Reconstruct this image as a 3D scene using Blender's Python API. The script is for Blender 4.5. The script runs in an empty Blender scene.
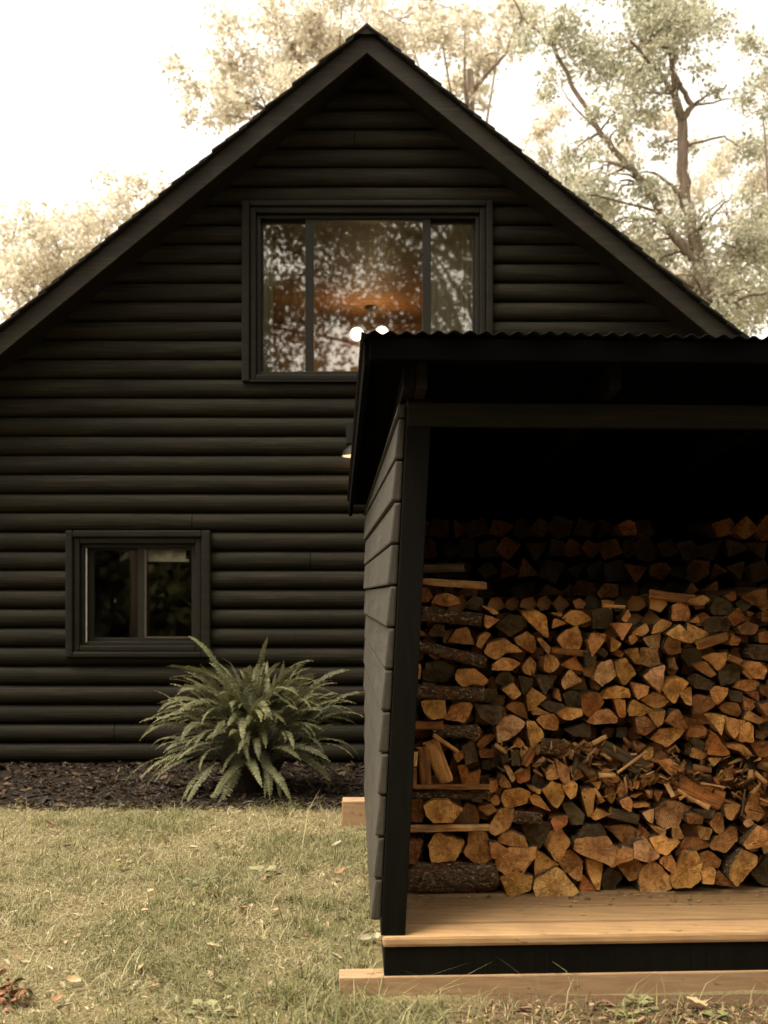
import bpy, bmesh, math, random
import numpy as np
from mathutils import Vector, Matrix, noise
R = math.radians
rnd = random.Random(7)
C = bpy.context.scene.collection
F = 1120.0; HZ = 595.0; CX = 384.0; EYE = 1.4

def P(px, py, Y):
    """pixel + distance from the camera plane -> world point"""
    return Vector(((px - CX) / F * Y, Y, EYE + (HZ - py) / F * Y))

# ------------------------------------------------------------------ helpers
def tag(o, label=None, cat=None, group=None, kind=None):
    if label: o['label'] = label
    if cat: o['category'] = cat
    if group: o['group'] = group
    if kind: o['kind'] = kind
    return o

def worldloc(o):
    v = Vector((0, 0, 0))
    while o: v += o.location; o = o.parent
    return v

def empty(name, loc, label, cat, group=None):
    o = bpy.data.objects.new(name, None); C.objects.link(o)
    o.location = loc; o.empty_display_size = .1
    return tag(o, label, cat, group)

def link(name, me, parent=None, loc=None):
    o = bpy.data.objects.new(name, me); C.objects.link(o)
    if parent: o.parent = parent
    if loc is not None: o.location = loc
    return o

class MB:
    def __init__(s): s.v = []; s.f = []; s.m = []
    def add(s, verts, faces, m=0):
        b = len(s.v); s.v += [Vector(p) for p in verts]
        for f in faces: s.f.append([b + i for i in f]); s.m.append(m)
    def hexa(s, c, m=0):      # 8 corners: bottom 4 ccw, top 4 ccw
        s.add(c, [(3, 2, 1, 0), (4, 5, 6, 7), (0, 1, 5, 4), (1, 2, 6, 5), (2, 3, 7, 6), (3, 0, 4, 7)], m)
    def box(s, a, b, m=0):
        x0, y0, z0 = a; x1, y1, z1 = b
        s.hexa([(x0, y0, z0), (x1, y0, z0), (x1, y1, z0), (x0, y1, z0), (x0, y0, z1), (x1, y0, z1), (x1, y1, z1), (x0, y1, z1)], m)
    def tube(s, pts, rad, n=8, m=0, cap=True):
        pts = [Vector(p) for p in pts]; b = len(s.v); k = len(pts)
        u = None
        for i, p in enumerate(pts):
            t = (pts[min(i + 1, k - 1)] - pts[max(i - 1, 0)]).normalized()
            if u is None:
                u = t.cross(Vector((0, 0, 1)))
                if u.length < .1: u = t.cross(Vector((1, 0, 0)))
            u = (u - t * u.dot(t)).normalized(); w = t.cross(u)
            r = rad[i] if hasattr(rad, '__len__') else rad
            for j in range(n):
                a = 2 * math.pi * j / n
                s.v.append(p + (u * math.cos(a) + w * math.sin(a)) * r)
        for i in range(k - 1):
            for j in range(n):
                s.f.append([b + i * n + j, b + i * n + (j + 1) % n, b + (i + 1) * n + (j + 1) % n, b + (i + 1) * n + j]); s.m.append(m)
        if cap:
            s.f.append([b + j for j in reversed(range(n))]); s.m.append(m)
            s.f.append([b + (k - 1) * n + j for j in range(n)]); s.m.append(m)
    def lathe(s, prof, c, n=20, m=0):
        b = len(s.v)
        for r, z in prof:
            for j in range(n):
                a = 2 * math.pi * j / n
                s.v.append(Vector(c) + Vector((r * math.cos(a), r * math.sin(a), z)))
        for i in range(len(prof) - 1):
            for j in range(n):
                s.f.append([b + i * n + j, b + i * n + (j + 1) % n, b + (i + 1) * n + (j + 1) % n, b + (i + 1) * n + j]); s.m.append(m)
    def build(s, name, mats, parent=None, bevel=0, smooth=False, origin=None):
        if not isinstance(mats, (list, tuple)): mats = [mats]
        o0 = worldloc(parent) if parent else (Vector(origin) if origin is not None else Vector((0, 0, 0)))
        me = bpy.data.meshes.new(name)
        me.from_pydata([p - o0 for p in s.v], [], s.f)
        for m in mats: me.materials.append(m)
        for p, mi in zip(me.polygons, s.m): p.material_index = mi
        bm = bmesh.new(); bm.from_mesh(me)
        bmesh.ops.recalc_face_normals(bm, faces=bm.faces)
        if bevel:
            es = [e for e in bm.edges if len(e.link_faces) == 2 and e.calc_face_angle(0) > .6]
            bmesh.ops.bevel(bm, geom=es, offset=bevel, segments=2, affect='EDGES', profile=.6)
        bm.to_mesh(me); bm.free()
        if smooth: me.polygons.foreach_set('use_smooth', [True] * len(me.polygons))
        return link(name, me, parent, None if parent else o0)

def np_mesh(name, V, faces, mat, colors=None, nv=None, smooth=False):
    """V (n,3) array, faces (m,k) int array with k fixed"""
    me = bpy.data.meshes.new(name)
    k = faces.shape[1]
    me.vertices.add(len(V)); me.vertices.foreach_set('co', V.astype(np.float32).ravel())
    me.loops.add(faces.size); me.loops.foreach_set('vertex_index', faces.astype(np.int32).ravel())
    me.polygons.add(len(faces))
    me.polygons.foreach_set('loop_start', np.arange(0, faces.size, k, dtype=np.int32))
    if smooth: me.polygons.foreach_set('use_smooth', np.ones(len(faces), bool))
    if colors is not None:
        at = me.color_attributes.new('tint', 'FLOAT_COLOR', 'POINT')
        c4 = np.ones((len(V), 4), np.float32); c4[:, :3] = colors
        at.data.foreach_set('color', c4.ravel())
    me.materials.append(mat)
    me.update(calc_edges=True); me.validate()
    return me

# ------------------------------------------------------------------ materials
class N:
    def __init__(s, name):
        s.m = bpy.data.materials.new(name); s.m.use_nodes = True
        s.t = s.m.node_tree; s.t.nodes.clear()
        s.out = s.t.nodes.new('ShaderNodeOutputMaterial')
    def n(s, typ, **kw):
        nd = s.t.nodes.new('ShaderNode' + typ)
        for k, v in kw.items():
            if k.startswith('_'): setattr(nd, k[1:], v)
            else: nd.inputs[k.replace('__', ' ')].default_value = v
        return nd
    def l(s, a, b): s.t.links.new(a, b)
    def ramp(s, src, stops):
        r = s.n('ValToRGB'); e = r.color_ramp.elements
        while len(e) < len(stops): e.new(.5)
        for el, (p, c) in zip(e, stops):
            el.position = p; el.color = (c, c, c, 1) if not hasattr(c, '__len__') else (*c, 1)
        s.l(src, r.inputs[0]); return r.outputs[0]
    def mix(s, fac, a, b, mode='MIX'):
        x = s.n('Mix', _data_type='RGBA', _blend_type=mode)
        for v, i in ((fac, 0), (a, 6), (b, 7)):
            if isinstance(v, (int, float)): x.inputs[i].default_value = v
            elif isinstance(v, tuple): x.inputs[i].default_value = (*v, 1) if len(v) == 3 else v
            else: s.l(v, x.inputs[i])
        return x.outputs[2]
    def coord(s, scale=(1, 1, 1), rot=(0, 0, 0), kind='Object', randloc=False):
        c = s.n('TexCoord'); mp = s.n('Mapping'); src = c.outputs[kind]
        if randloc:
            oi = s.n('ObjectInfo'); vm = s.n('VectorMath', _operation='MULTIPLY_ADD')
            cx = s.n('CombineXYZ'); s.l(oi.outputs['Random'], cx.inputs[0]); s.l(oi.outputs['Random'], cx.inputs[1])
            vm.inputs[1].default_value = (37, 53, 0); s.l(cx.outputs[0], vm.inputs[0]); s.l(src, vm.inputs[2]); src = vm.outputs[0]
        mp.inputs['Scale'].default_value = scale; mp.inputs['Rotation'].default_value = rot
        s.l(src, mp.inputs[0]); return mp.outputs[0]
    def noise(s, vec, scale, detail=4, rough=.55, dist=0):
        x = s.n('TexNoise', Scale=scale, Detail=detail, Roughness=rough, Distortion=dist)
        s.l(vec, x.inputs['Vector']); return x.outputs['Fac']
    def bump(s, h, strength=.3, dist=.01):
        b = s.n('Bump', Strength=strength, Distance=dist); s.l(h, b.inputs['Height']); return b.outputs[0]
    def pbr(s, col, rough=.7, bump=None, spec=.4, metal=0, **kw):
        p = s.n('BsdfPrincipled')
        for v, k in ((col, 'Base Color'), (rough, 'Roughness'), (bump, 'Normal'), (spec, 'Specular IOR Level'), (metal, 'Metallic')):
            if v is None: continue
            if isinstance(v, tuple): p.inputs[k].default_value = (*v, 1)
            elif isinstance(v, (int, float)): p.inputs[k].default_value = v
            else: s.l(v, p.inputs[k])
        s.l(p.outputs[0], s.out.inputs[0]); return s.m

def painted_wood(name, c1, c2, axis='x', rough=.55, spec=.4, knots=False):
    n = N(name)
    sc = {'x': (1.2, 22, 22), 'y': (22, 1.2, 22), 'z': (22, 22, 1.2)}[axis]
    v = n.coord(sc)
    g = n.noise(v, 3, 6, .6, .3)
    big = n.noise(n.coord((1, 1, 1) if axis != 'x' else (.6, 1, 6)), 2.2, 3)
    col = n.mix(n.ramp(g, [(.3, 0), (.75, 1)]), c1, c2)
    col = n.mix(n.ramp(big, [(.35, 0), (.7, .55)]), col, tuple(.55 * a for a in c1))
    if axis == 'x':
        wr = n.noise(n.coord((.9, 14, 30)), 2.6, 5, .7, .4); col = n.mix(n.ramp(wr, [(.52, 0), (.74, .8)]), col, tuple(2.3 * a for a in c2))
        ck = n.noise(n.coord((1.1, 40, 75)), 2.0, 4, .6, .2); col = n.mix(n.ramp(ck, [(.63, 0), (.68, .85)]), col, tuple(.15 * a for a in c1))
    rg = n.n('MapRange'); rg.inputs[3].default_value = rough - .12; rg.inputs[4].default_value = rough + .2
    n.l(g, rg.inputs[0])
    return n.pbr(col, rg.outputs[0], n.bump(g, .35, .004), spec)

M = {}
M['siding'] = painted_wood('black stained log siding', (.0070, .0056, .0029), (.0150, .0120, .0062), 'x', .66, .10)
M['trim'] = painted_wood('black trim paint', (.0066, .0055, .0030), (.0120, .0100, .0057), 'x', .6, .12)
M['fascia'] = painted_wood('charcoal fascia paint', (.0135, .0105, .0062), (.0215, .0170, .0105), 'x', .6, .18)
M['shed'] = painted_wood('black shed stain', (.0026, .0022, .0012), (.0052, .0045, .0026), 'z', .6, .09)
M['shedboard'] = painted_wood('black shed boards lit side', (.030, .0255, .0180), (.055, .047, .034), 'y', .55, .3)  # same black stain made lighter, light on the side wall put into colour
M['shedbeam'] = painted_wood('black beam stain', (.0075, .0065, .0036), (.0135, .0115, .0066), 'x', .6, .12)
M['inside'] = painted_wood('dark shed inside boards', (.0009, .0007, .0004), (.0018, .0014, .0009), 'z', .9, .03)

def lumber(name, a, b, c, axis='x'):
    n = N(name)
    sc = {'x': (.8, 9, 9), 'y': (9, .8, 9)}[axis]
    v = n.coord(sc, randloc=True)
    w = n.n('TexWave', Scale=1.6, Distortion=7, Detail=3, _wave_type='BANDS', _bands_direction='DIAGONAL'); w.inputs['Detail Scale'].default_value = .8
    n.l(v, w.inputs['Vector'])
    fine = n.noise(n.coord((3, 80, 80) if axis == 'x' else (80, 3, 80), randloc=True), 2, 5)
    col = n.mix(w.outputs['Fac'], a, b)
    col = n.mix(n.ramp(fine, [(.35, 0), (.8, .7)]), col, c)
    sp = n.noise(n.coord((7, 16, 16), randloc=True), 2.2, 2)
    col = n.mix(n.ramp(sp, [(.66, 0), (.74, .8)]), col, tuple(.35 * x for x in c))
    oi = n.n('ObjectInfo'); hv = n.n('Math', _operation='MULTIPLY'); hv.inputs[1].default_value = .95; n.l(oi.outputs['Random'], hv.inputs[0])
    col = n.mix(1.0, col, oi.outputs['Color'], 'MULTIPLY')
    dirt = n.noise(n.coord((1, 1, 1)), 6, 5, .65)
    col = n.mix(n.ramp(dirt, [(.45, 0), (.8, .6)]), col, (.17, .11, .06))
    return n.pbr(col, .7, n.bump(fine, .3, .003), .25)
M['deck'] = lumber('cedar deck lumber', (.385, .245, .122), (.32, .192, .09), (.25, .148, .07))
M['runner'] = lumber('treated pine runner', (.31, .20, .11), (.27, .165, .085), (.22, .135, .07))

def endgrain():
    n = N('split log end grain')
    oi = n.n('ObjectInfo'); base = oi.outputs['Color']
    v = n.coord((1, 1, 1)); vr = n.coord((1, 1, 1), randloc=True)
    w = n.n('TexWave', Scale=48, Distortion=3.0, Detail=3, _wave_type='RINGS', _rings_direction='Y'); w.inputs['Detail Scale'].default_value = .7
    n.l(v, w.inputs['Vector'])
    blot = n.noise(vr, 17, 5, .65, .6); fine = n.noise(vr, 210, 3, .7); mid = n.noise(vr, 60, 4, .7)
    dark = n.mix(1.0, base, (.30, .20, .13), 'MULTIPLY'); lite = n.mix(1.0, base, (1.30, 1.34, 1.38), 'MULTIPLY')
    # heartwood: browner round the pith, pale sapwood ring outside, edge of it uneven
    ln = n.n('VectorMath', _operation='LENGTH'); fl = n.n('VectorMath', _operation='MULTIPLY'); fl.inputs[1].default_value = (1, 0, 1)
    n.l(v, fl.inputs[0]); n.l(fl.outputs[0], ln.inputs[0])
    rad = n.n('Math', _operation='MULTIPLY_ADD'); n.l(blot, rad.inputs[0]); rad.inputs[1].default_value = .05; n.l(ln.outputs['Value'], rad.inputs[2])
    col = n.mix(n.ramp(rad.outputs[0], [(.035, .62), (.075, .0)]), base, dark)
    col = n.mix(n.ramp(rad.outputs[0], [(.085, 0), (.11, .55)]), col, lite)
    col = n.mix(n.ramp(blot, [(.38, .85), (.54, 0)]), col, dark)
    col = n.mix(n.ramp(w.outputs['Fac'], [(.3, .0), (.8, .62)]), col, n.mix(1.0, base, (.5, .37, .26), 'MULTIPLY'))
    col = n.mix(n.ramp(mid, [(.48, 0), (.72, .6)]), col, lite)
    # straight saw kerf marks on some ends
    rt = n.n('VectorRotate', _rotation_type='Y_AXIS'); am = n.n('Math', _operation='MULTIPLY'); am.inputs[1].default_value = 40; n.l(oi.outputs['Random'], am.inputs[0])
    n.l(v, rt.inputs['Vector']); n.l(am.outputs[0], rt.inputs['Angle'])
    kw = n.n('TexWave', Scale=38, Distortion=1.2, Detail=2, _bands_direction='X'); n.l(rt.outputs[0], kw.inputs['Vector'])
    on = n.n('Math', _operation='GREATER_THAN'); fr = n.n('Math', _operation='FRACT'); m7 = n.n('Math', _operation='MULTIPLY'); m7.inputs[1].default_value = 7.3
    n.l(oi.outputs['Random'], m7.inputs[0]); n.l(m7.outputs[0], fr.inputs[0]); n.l(fr.outputs[0], on.inputs[0]); on.inputs[1].default_value = .91
    km = n.n('Math', _operation='MULTIPLY'); n.l(n.ramp(kw.outputs['Fac'], [(.2, .4), (.5, 0)]), km.inputs[0]); n.l(on.outputs[0], km.inputs[1])
    col = n.mix(km.outputs[0], col, dark)
    # drying cracks running out from the pith
    sx = n.n('SeparateXYZ'); n.l(v, sx.inputs[0]); at = n.n('Math', _operation='ARCTAN2'); n.l(sx.outputs['X'], at.inputs[0]); n.l(sx.outputs['Z'], at.inputs[1])
    cx = n.n('CombineXYZ'); n.l(at.outputs[0], cx.inputs[0]); n.l(oi.outputs['Random'], cx.inputs[1]); n.l(rad.outputs[0], cx.inputs[2])
    mp = n.n('Mapping'); mp.inputs['Scale'].default_value = (1, 30, 5); n.l(cx.outputs[0], mp.inputs[0])
    cr = n.noise(mp.outputs[0], 5.5, 3, .7)
    col = n.mix(n.ramp(cr, [(.63, 0), (.67, .9)]), col, (.045, .024, .011))
    st = n.noise(vr, 11, 4, .6)
    col = n.mix(n.ramp(st, [(.56, 0), (.74, .7)]), col, (.085, .055, .028))
    hm = n.n('Math', _operation='ADD'); n.l(mid, hm.inputs[0]); n.l(fine, hm.inputs[1])
    return n.pbr(col, .85, n.bump(hm.outputs[0], .8, .006), .1)
M['end'] = endgrain()

def splitwood():
    n = N('split wood face')
    oi = n.n('ObjectInfo')
    v = n.coord((60, 3, 60), randloc=True); g = n.noise(v, 1.6, 5, .6, .4)
    v2 = n.coord((1, 1, 1), randloc=True); b = n.noise(v2, 14, 4)
    base = oi.outputs['Color']
    dk = n.mix(1.0, base, (.35, .27, .2), 'MULTIPLY')
    md = n.mix(1.0, base, (.75, .68, .6), 'MULTIPLY')
    col = n.mix(n.ramp(g, [(.3, 0), (.65, 1)]), dk, md)
    col = n.mix(n.ramp(b, [(.45, 0), (.75, .7)]), col, (.06, .045, .03))
    return n.pbr(col, .85, n.bump(g, .7, .006), .15)
M['split'] = splitwood()
def splitwood_x():      # pieces whose long axis is local X
    n = N('split wood long face')
    oi = n.n('ObjectInfo')
    v = n.coord((4, 60, 60), randloc=True); g = n.noise(v, 1.6, 5, .6, .6)
    v2 = n.coord((1, 1, 1), randloc=True); b = n.noise(v2, 16, 4)
    base = oi.outputs['Color']
    dk = n.mix(1.0, base, (.3, .23, .17), 'MULTIPLY')
    col = n.mix(n.ramp(g, [(.3, 0), (.62, 1)]), dk, base)
    col = n.mix(n.ramp(b, [(.48, 0), (.75, .75)]), col, (.07, .05, .03))
    return n.pbr(col, .85, n.bump(g, .7, .006), .15)
M['splitx'] = splitwood_x()
def bark():
    n = N('rough bark')
    v = n.coord((.55, 1, 1), randloc=True)
    dn = n.n('TexNoise', Scale=26, Detail=4); n.l(v, dn.inputs['Vector']); dm = n.n('VectorMath', _operation='MULTIPLY_ADD'); dm.inputs[1].default_value = (.06, .035, .035); n.l(dn.outputs['Color'], dm.inputs[0]); n.l(v, dm.inputs[2])
    vo = n.n('TexVoronoi', Scale=42, _feature='DISTANCE_TO_EDGE'); n.l(dm.outputs[0], vo.inputs['Vector'])
    g = n.noise(v, 48, 6, .75, 1.2); b = n.noise(v, 11, 4, .6); sp = n.noise(v, 105, 3, .6)
    col = n.mix(n.ramp(g, [(.34, 0), (.62, 1)]), (.020, .013, .008), (.20, .130, .072))
    col = n.mix(n.ramp(b, [(.50, 0), (.66, .75)]), col, (.17, .066, .024))
    col = n.mix(n.ramp(sp, [(.57, 0), (.64, .9)]), col, (.46, .36, .23))
    col = n.mix(n.ramp(vo.outputs['Distance'], [(.0, .6), (.07, 0)]), col, (.012, .008, .005))
    hm = n.n('Math', _operation='ADD'); n.l(g, hm.inputs[0]); n.l(vo.outputs['Distance'], hm.inputs[1])
    return n.pbr(col, .9, n.bump(hm.outputs[0], 1.0, .02), .12)
M['bark'] = bark()

def simple(name, c, rough=.6, metal=0, spec=.4, nz=0, var=.3):
    n = N(name)
    if nz:
        f = n.noise(n.coord((1, 1, 1), randloc=True), nz, 4)
        col = n.mix(n.ramp(f, [(.3, 0), (.75, 1)]), tuple(x * (1 - var) for x in c), c)
        return n.pbr(col, rough, n.bump(f, .15, .002), spec, metal)
    return n.pbr(c, rough, None, spec, metal)
M['metal'] = simple('black corrugated steel', (.002, .0016, .0011), .6, 0, .08, 12)
M['lampmetal'] = simple('black lamp metal', (.010, .009, .007), .6, 0, .15, 20)
M['vinyl'] = simple('dark bronze sash', (.012, .0105, .007), .5, 0, .2, 30)
M['vinyl2'] = simple('tan sash lining', (.045, .036, .023), .5, 0, .4, 30)
M['shingle'] = simple('dark asphalt shingle', (.016, .013, .009), .95, 0, .2, 90, .6)
M['room'] = painted_wood('warm pine panelling', (.20, .095, .035), (.27, .135, .052), 'x', .6, .2)
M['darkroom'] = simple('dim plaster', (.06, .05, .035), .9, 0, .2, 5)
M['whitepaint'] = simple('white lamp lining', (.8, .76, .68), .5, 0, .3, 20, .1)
M['cloth'] = None

def glass():
    n = N('window glass')
    fr = n.n('LayerWeight', Blend=.16)
    tr = n.n('BsdfTransparent', Color=(.86, .86, .82, 1)); gl = n.n('BsdfGlossy', Roughness=.02, Color=(.96, .95, .93, 1))
    ad = n.n('Math', _operation='MULTIPLY_ADD', _use_clamp=True)
    n.l(fr.outputs['Fresnel'], ad.inputs[0]); ad.inputs[1].default_value = 1.0; ad.inputs[2].default_value = .17
    # faint float-glass waviness
    b = n.bump(n.noise(n.coord((1, 1, 1)), 2.2, 2), .02, .02); n.l(b, gl.inputs['Normal'])
    mx = n.n('MixShader'); n.l(ad.outputs[0], mx.inputs[0]); n.l(tr.outputs[0], mx.inputs[1]); n.l(gl.outputs[0], mx.inputs[2])
    n.l(mx.outputs[0], n.out.inputs[0]); return n.m
M['glass'] = glass()
def emit(name, c, s):
    n = N(name); e = n.n('Emission', Color=(*c, 1), Strength=s); n.l(e.outputs[0], n.out.inputs[0]); return n.m
M['globe'] = emit('lit opal globe', (1, .80, .5), 3)
M['bulb'] = emit('lit bulb', (1, .75, .45), 2)
def sheer():
    n = N('sheer curtain')
    w = n.noise(n.coord((30, 1, .4)), 1.2, 3)
    col = n.mix(w, (.74, .69, .58), (.84, .79, .68))
    d = n.n('BsdfDiffuse'); n.l(col, d.inputs[0]); t = n.n('BsdfTranslucent'); n.l(col, t.inputs[0])
    m1 = n.n('MixShader'); m1.inputs[0].default_value = .5; n.l(d.outputs[0], m1.inputs[1]); n.l(t.outputs[0], m1.inputs[2])
    n.l(m1.outputs[0], n.out.inputs[0]); return n.m
M['cloth'] = sheer()

def leafmat(name, trans=.5, sc=1.0):
    """colour comes from the per-leaf 'tint' attribute; thin leaf lets light through"""
    n = N(name)
    a = n.n('Attribute', _attribute_name='tint')
    nz = n.noise(n.coord((1, 1, 1)), 30, 2)
    col = n.mix(n.ramp(nz, [(.3, 0), (.7, .4)]), a.outputs['Color'], n.mix(1.0, a.outputs['Color'], (.6, .6, .55), 'MULTIPLY'))
    d = n.n('BsdfPrincipled', Roughness=.6); d.inputs['Specular IOR Level'].default_value = .25
    n.l(col, d.inputs['Base Color']); t = n.n('BsdfTranslucent'); n.l(col, t.inputs[0])
    m1 = n.n('MixShader'); m1.inputs[0].default_value = trans; n.l(d.outputs[0], m1.inputs[1]); n.l(t.outputs[0], m1.inputs[2])
    n.l(m1.outputs[0], n.out.inputs[0]); return n.m
M['leaf'] = leafmat('tree leaves', .58)
M['grass'] = leafmat('grass blades', .3)
M['fern'] = leafmat('fern fronds', .3)
M['litter'] = leafmat('dry leaf litter', .15)
def treebark():
    n = N('tree bark')
    v = n.coord((6, 6, 1.5)); g = n.noise(v, 2.5, 6, .65, .5)
    col = n.mix(n.ramp(g, [(.3, 0), (.7, 1)]), (.10, .072, .052), (.26, .20, .15))
    return n.pbr(col, .9, n.bump(g, .8, .03), .15)
M['treebark'] = treebark()
M['darkbark'] = simple('dark tree bark', (.07, .05, .035), .9, 0, .15, 12, .5)
def ground():
    n = N('dry lawn soil')
    v = n.coord((1, 1, 1), kind='Object')
    a = n.noise(v, 1.6, 5, .6); b = n.noise(v, 14, 6, .7); c = n.noise(v, 70, 4, .7)
    soil = n.mix(n.ramp(b, [(.3, 0), (.7, 1)]), (.115, .083, .042), (.21, .16, .085))
    thatch = n.mix(n.ramp(c, [(.3, 0), (.7, 1)]), (.085, .068, .030), (.22, .180, .092))
    col = n.mix(n.ramp(a, [(.38, 0), (.55, 1)]), soil, thatch)
    sp = n.n('SeparateXYZ'); n.l(v, sp.inputs[0])
    ex = n.n('Math', _operation='MULTIPLY_ADD'); n.l(b, ex.inputs[0]); ex.inputs[1].default_value = .6; n.l(sp.outputs['X'], ex.inputs[2])
    ey = n.n('Math', _operation='LESS_THAN'); n.l(sp.outputs['Y'], ey.inputs[0]); ey.inputs[1].default_value = 4.0
    mk = n.n('Math', _operation='MULTIPLY'); n.l(n.ramp(ex.outputs[0], [(.45, 0), (.75, 1)]), mk.inputs[0]); n.l(ey.outputs[0], mk.inputs[1])
    col = n.mix(mk.outputs[0], col, n.mix(c, (.055, .032, .017), (.15, .09, .05)))
    return n.pbr(col, .95, n.bump(c, .8, .02), .1)
M['ground'] = ground()
def mulch():
    n = N('dark bark mulch')
    v = n.coord((1, 1, 1)); b = n.noise(v, 28, 5, .7)
    col = n.mix(n.ramp(b, [(.35, 0), (.7, 1)]), (.006, .004, .0025), (.025, .016, .009))
    return n.pbr(col, .95, n.bump(b, 1, .03), .1)
M['mulch'] = mulch()
# ------------------------------------------------------------------ world, sun, camera
SUN_EL, SUN_ROT = 64, 246
w = bpy.data.worlds.new('World'); bpy.context.scene.world = w; w.use_nodes = True
nt = w.node_tree; nt.nodes.clear()
sky = nt.nodes.new('ShaderNodeTexSky'); sky.sky_type = 'NISHITA'; sky.sun_disc = False
sky.sun_elevation = R(SUN_EL); sky.sun_rotation = R(SUN_ROT); sky.dust_density = 3; sky.air_density = 1
bw = nt.nodes.new('ShaderNodeRGBToBW'); nt.links.new(sky.outputs[0], bw.inputs[0])
tint = nt.nodes.new('ShaderNodeVectorMath'); tint.operation = 'SCALE'; tint.inputs[0].default_value = (1.08, .98, .80)
nt.links.new(bw.outputs[0], tint.inputs['Scale'])
mx = nt.nodes.new('ShaderNodeMix'); mx.data_type = 'RGBA'; mx.inputs[0].default_value = .92
nt.links.new(sky.outputs[0], mx.inputs[6]); nt.links.new(tint.outputs[0], mx.inputs[7])
bg = nt.nodes.new('ShaderNodeBackground'); bg.inputs[1].default_value = .15
nt.links.new(mx.outputs[2], bg.inputs[0])
wo = nt.nodes.new('ShaderNodeOutputWorld'); nt.links.new(bg.outputs[0], wo.inputs[0])

sun = bpy.data.lights.new('sun', 'SUN'); sun.energy = 1.4; sun.angle = R(32); sun.color = (1, .93, .80)
so = bpy.data.objects.new('sun', sun); C.objects.link(so)
sd = Vector((math.sin(R(SUN_ROT)) * math.cos(R(SUN_EL)), math.cos(R(SUN_ROT)) * math.cos(R(SUN_EL)), math.sin(R(SUN_EL))))
so.rotation_euler = (-sd).to_track_quat('-Z', 'Y').to_euler(); so.location = sd * 30

cam = bpy.data.cameras.new('camera'); co = bpy.data.objects.new('camera', cam); C.objects.link(co)
cam.sensor_fit = 'VERTICAL'; cam.sensor_height = 36; cam.lens = F / 1024 * 36
cam.shift_y = (HZ - 512) / 1024; cam.clip_start = .05; cam.clip_end = 2000
cam.dof.use_dof = True; cam.dof.focus_distance = 5.3; cam.dof.aperture_fstop = 2.8
co.location = (0, 0, EYE); co.rotation_euler = (R(90), 0, 0)
S_ = bpy.context.scene; S_.camera = co
S_.view_settings.view_transform = 'Standard'; S_.view_settings.look = 'None'
S_.view_settings.gamma = 1; S_.view_settings.use_curve_mapping = False
S_.view_settings.exposure = 2.2
S_.cycles.use_denoising = True; S_.cycles.max_bounces = 8; S_.cycles.transparent_max_bounces = 12
S_.cycles.sample_clamp_indirect = 6; S_.cycles.caustics_reflective = False; S_.cycles.caustics_refractive = False

# ------------------------------------------------------------------ ground
def gz(x, y):      # ground height: nearly level, a touch lower beside the shed front
    t = min(1, max(0, (y - 4.6) / 2.6)); base = -.028 + .03 * t * t * (3 - 2 * t)
    if abs(x) < 8 and 2 < y < 9.3: base += .012 * noise.noise(Vector((x * 1.3, y * 1.3, 0))) + .006 * noise.noise(Vector((x * 5, y * 5, 3)))
    return base
xs = [-400, -120, -40, -15, -8] + [-6 + .1 * i for i in range(101)] + [6, 15, 40, 120, 400]
ys = [-400, -120, -40, -15, -4, 1] + [2.4 + .1 * i for i in range(69)] + [10.5, 14, 20, 40, 120, 600]
V = np.array([(x, y, gz(x, y)) for y in ys for x in xs]); nx = len(xs)
Fc = np.array([(j * nx + i, j * nx + i + 1, (j + 1) * nx + i + 1, (j + 1) * nx + i) for j in range(len(ys) - 1) for i in range(nx - 1)])
tag(link('ground', np_mesh('ground', V, Fc, M['ground'], smooth=True)), 'dry straw coloured lawn ground with bare soil patches', kind='structure')

def mulch_edge(x): return 7.33 + .14 * noise.noise(Vector((x * 1.7, 5, 0))) + .05 * noise.noise(Vector((x * 6, 9, 0)))
xs2 = [-5 + .08 * i for i in range(90)]
V = []; Fc = []
for i, x in enumerate(xs2):
    e = mulch_edge(x)
    for j in range(16):
        t = j / 15; y = e + (9.30 - e) * t
        V.append((x, y, gz(x, y) + (-.015 if j == 0 else .018 + .016 * noise.noise(Vector((x * 7, y * 7, 1))))))
for i in range(len(xs2) - 1):
    for j in range(15): Fc.append((i * 16 + j, (i + 1) * 16 + j, (i + 1) * 16 + j + 1, i * 16 + j + 1))
tag(link('mulch_bed', np_mesh('mulch_bed', np.array(V), np.array(Fc), M['mulch'], smooth=True)), 'dark bark mulch strip along the foot of the black wall', kind='structure')

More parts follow.
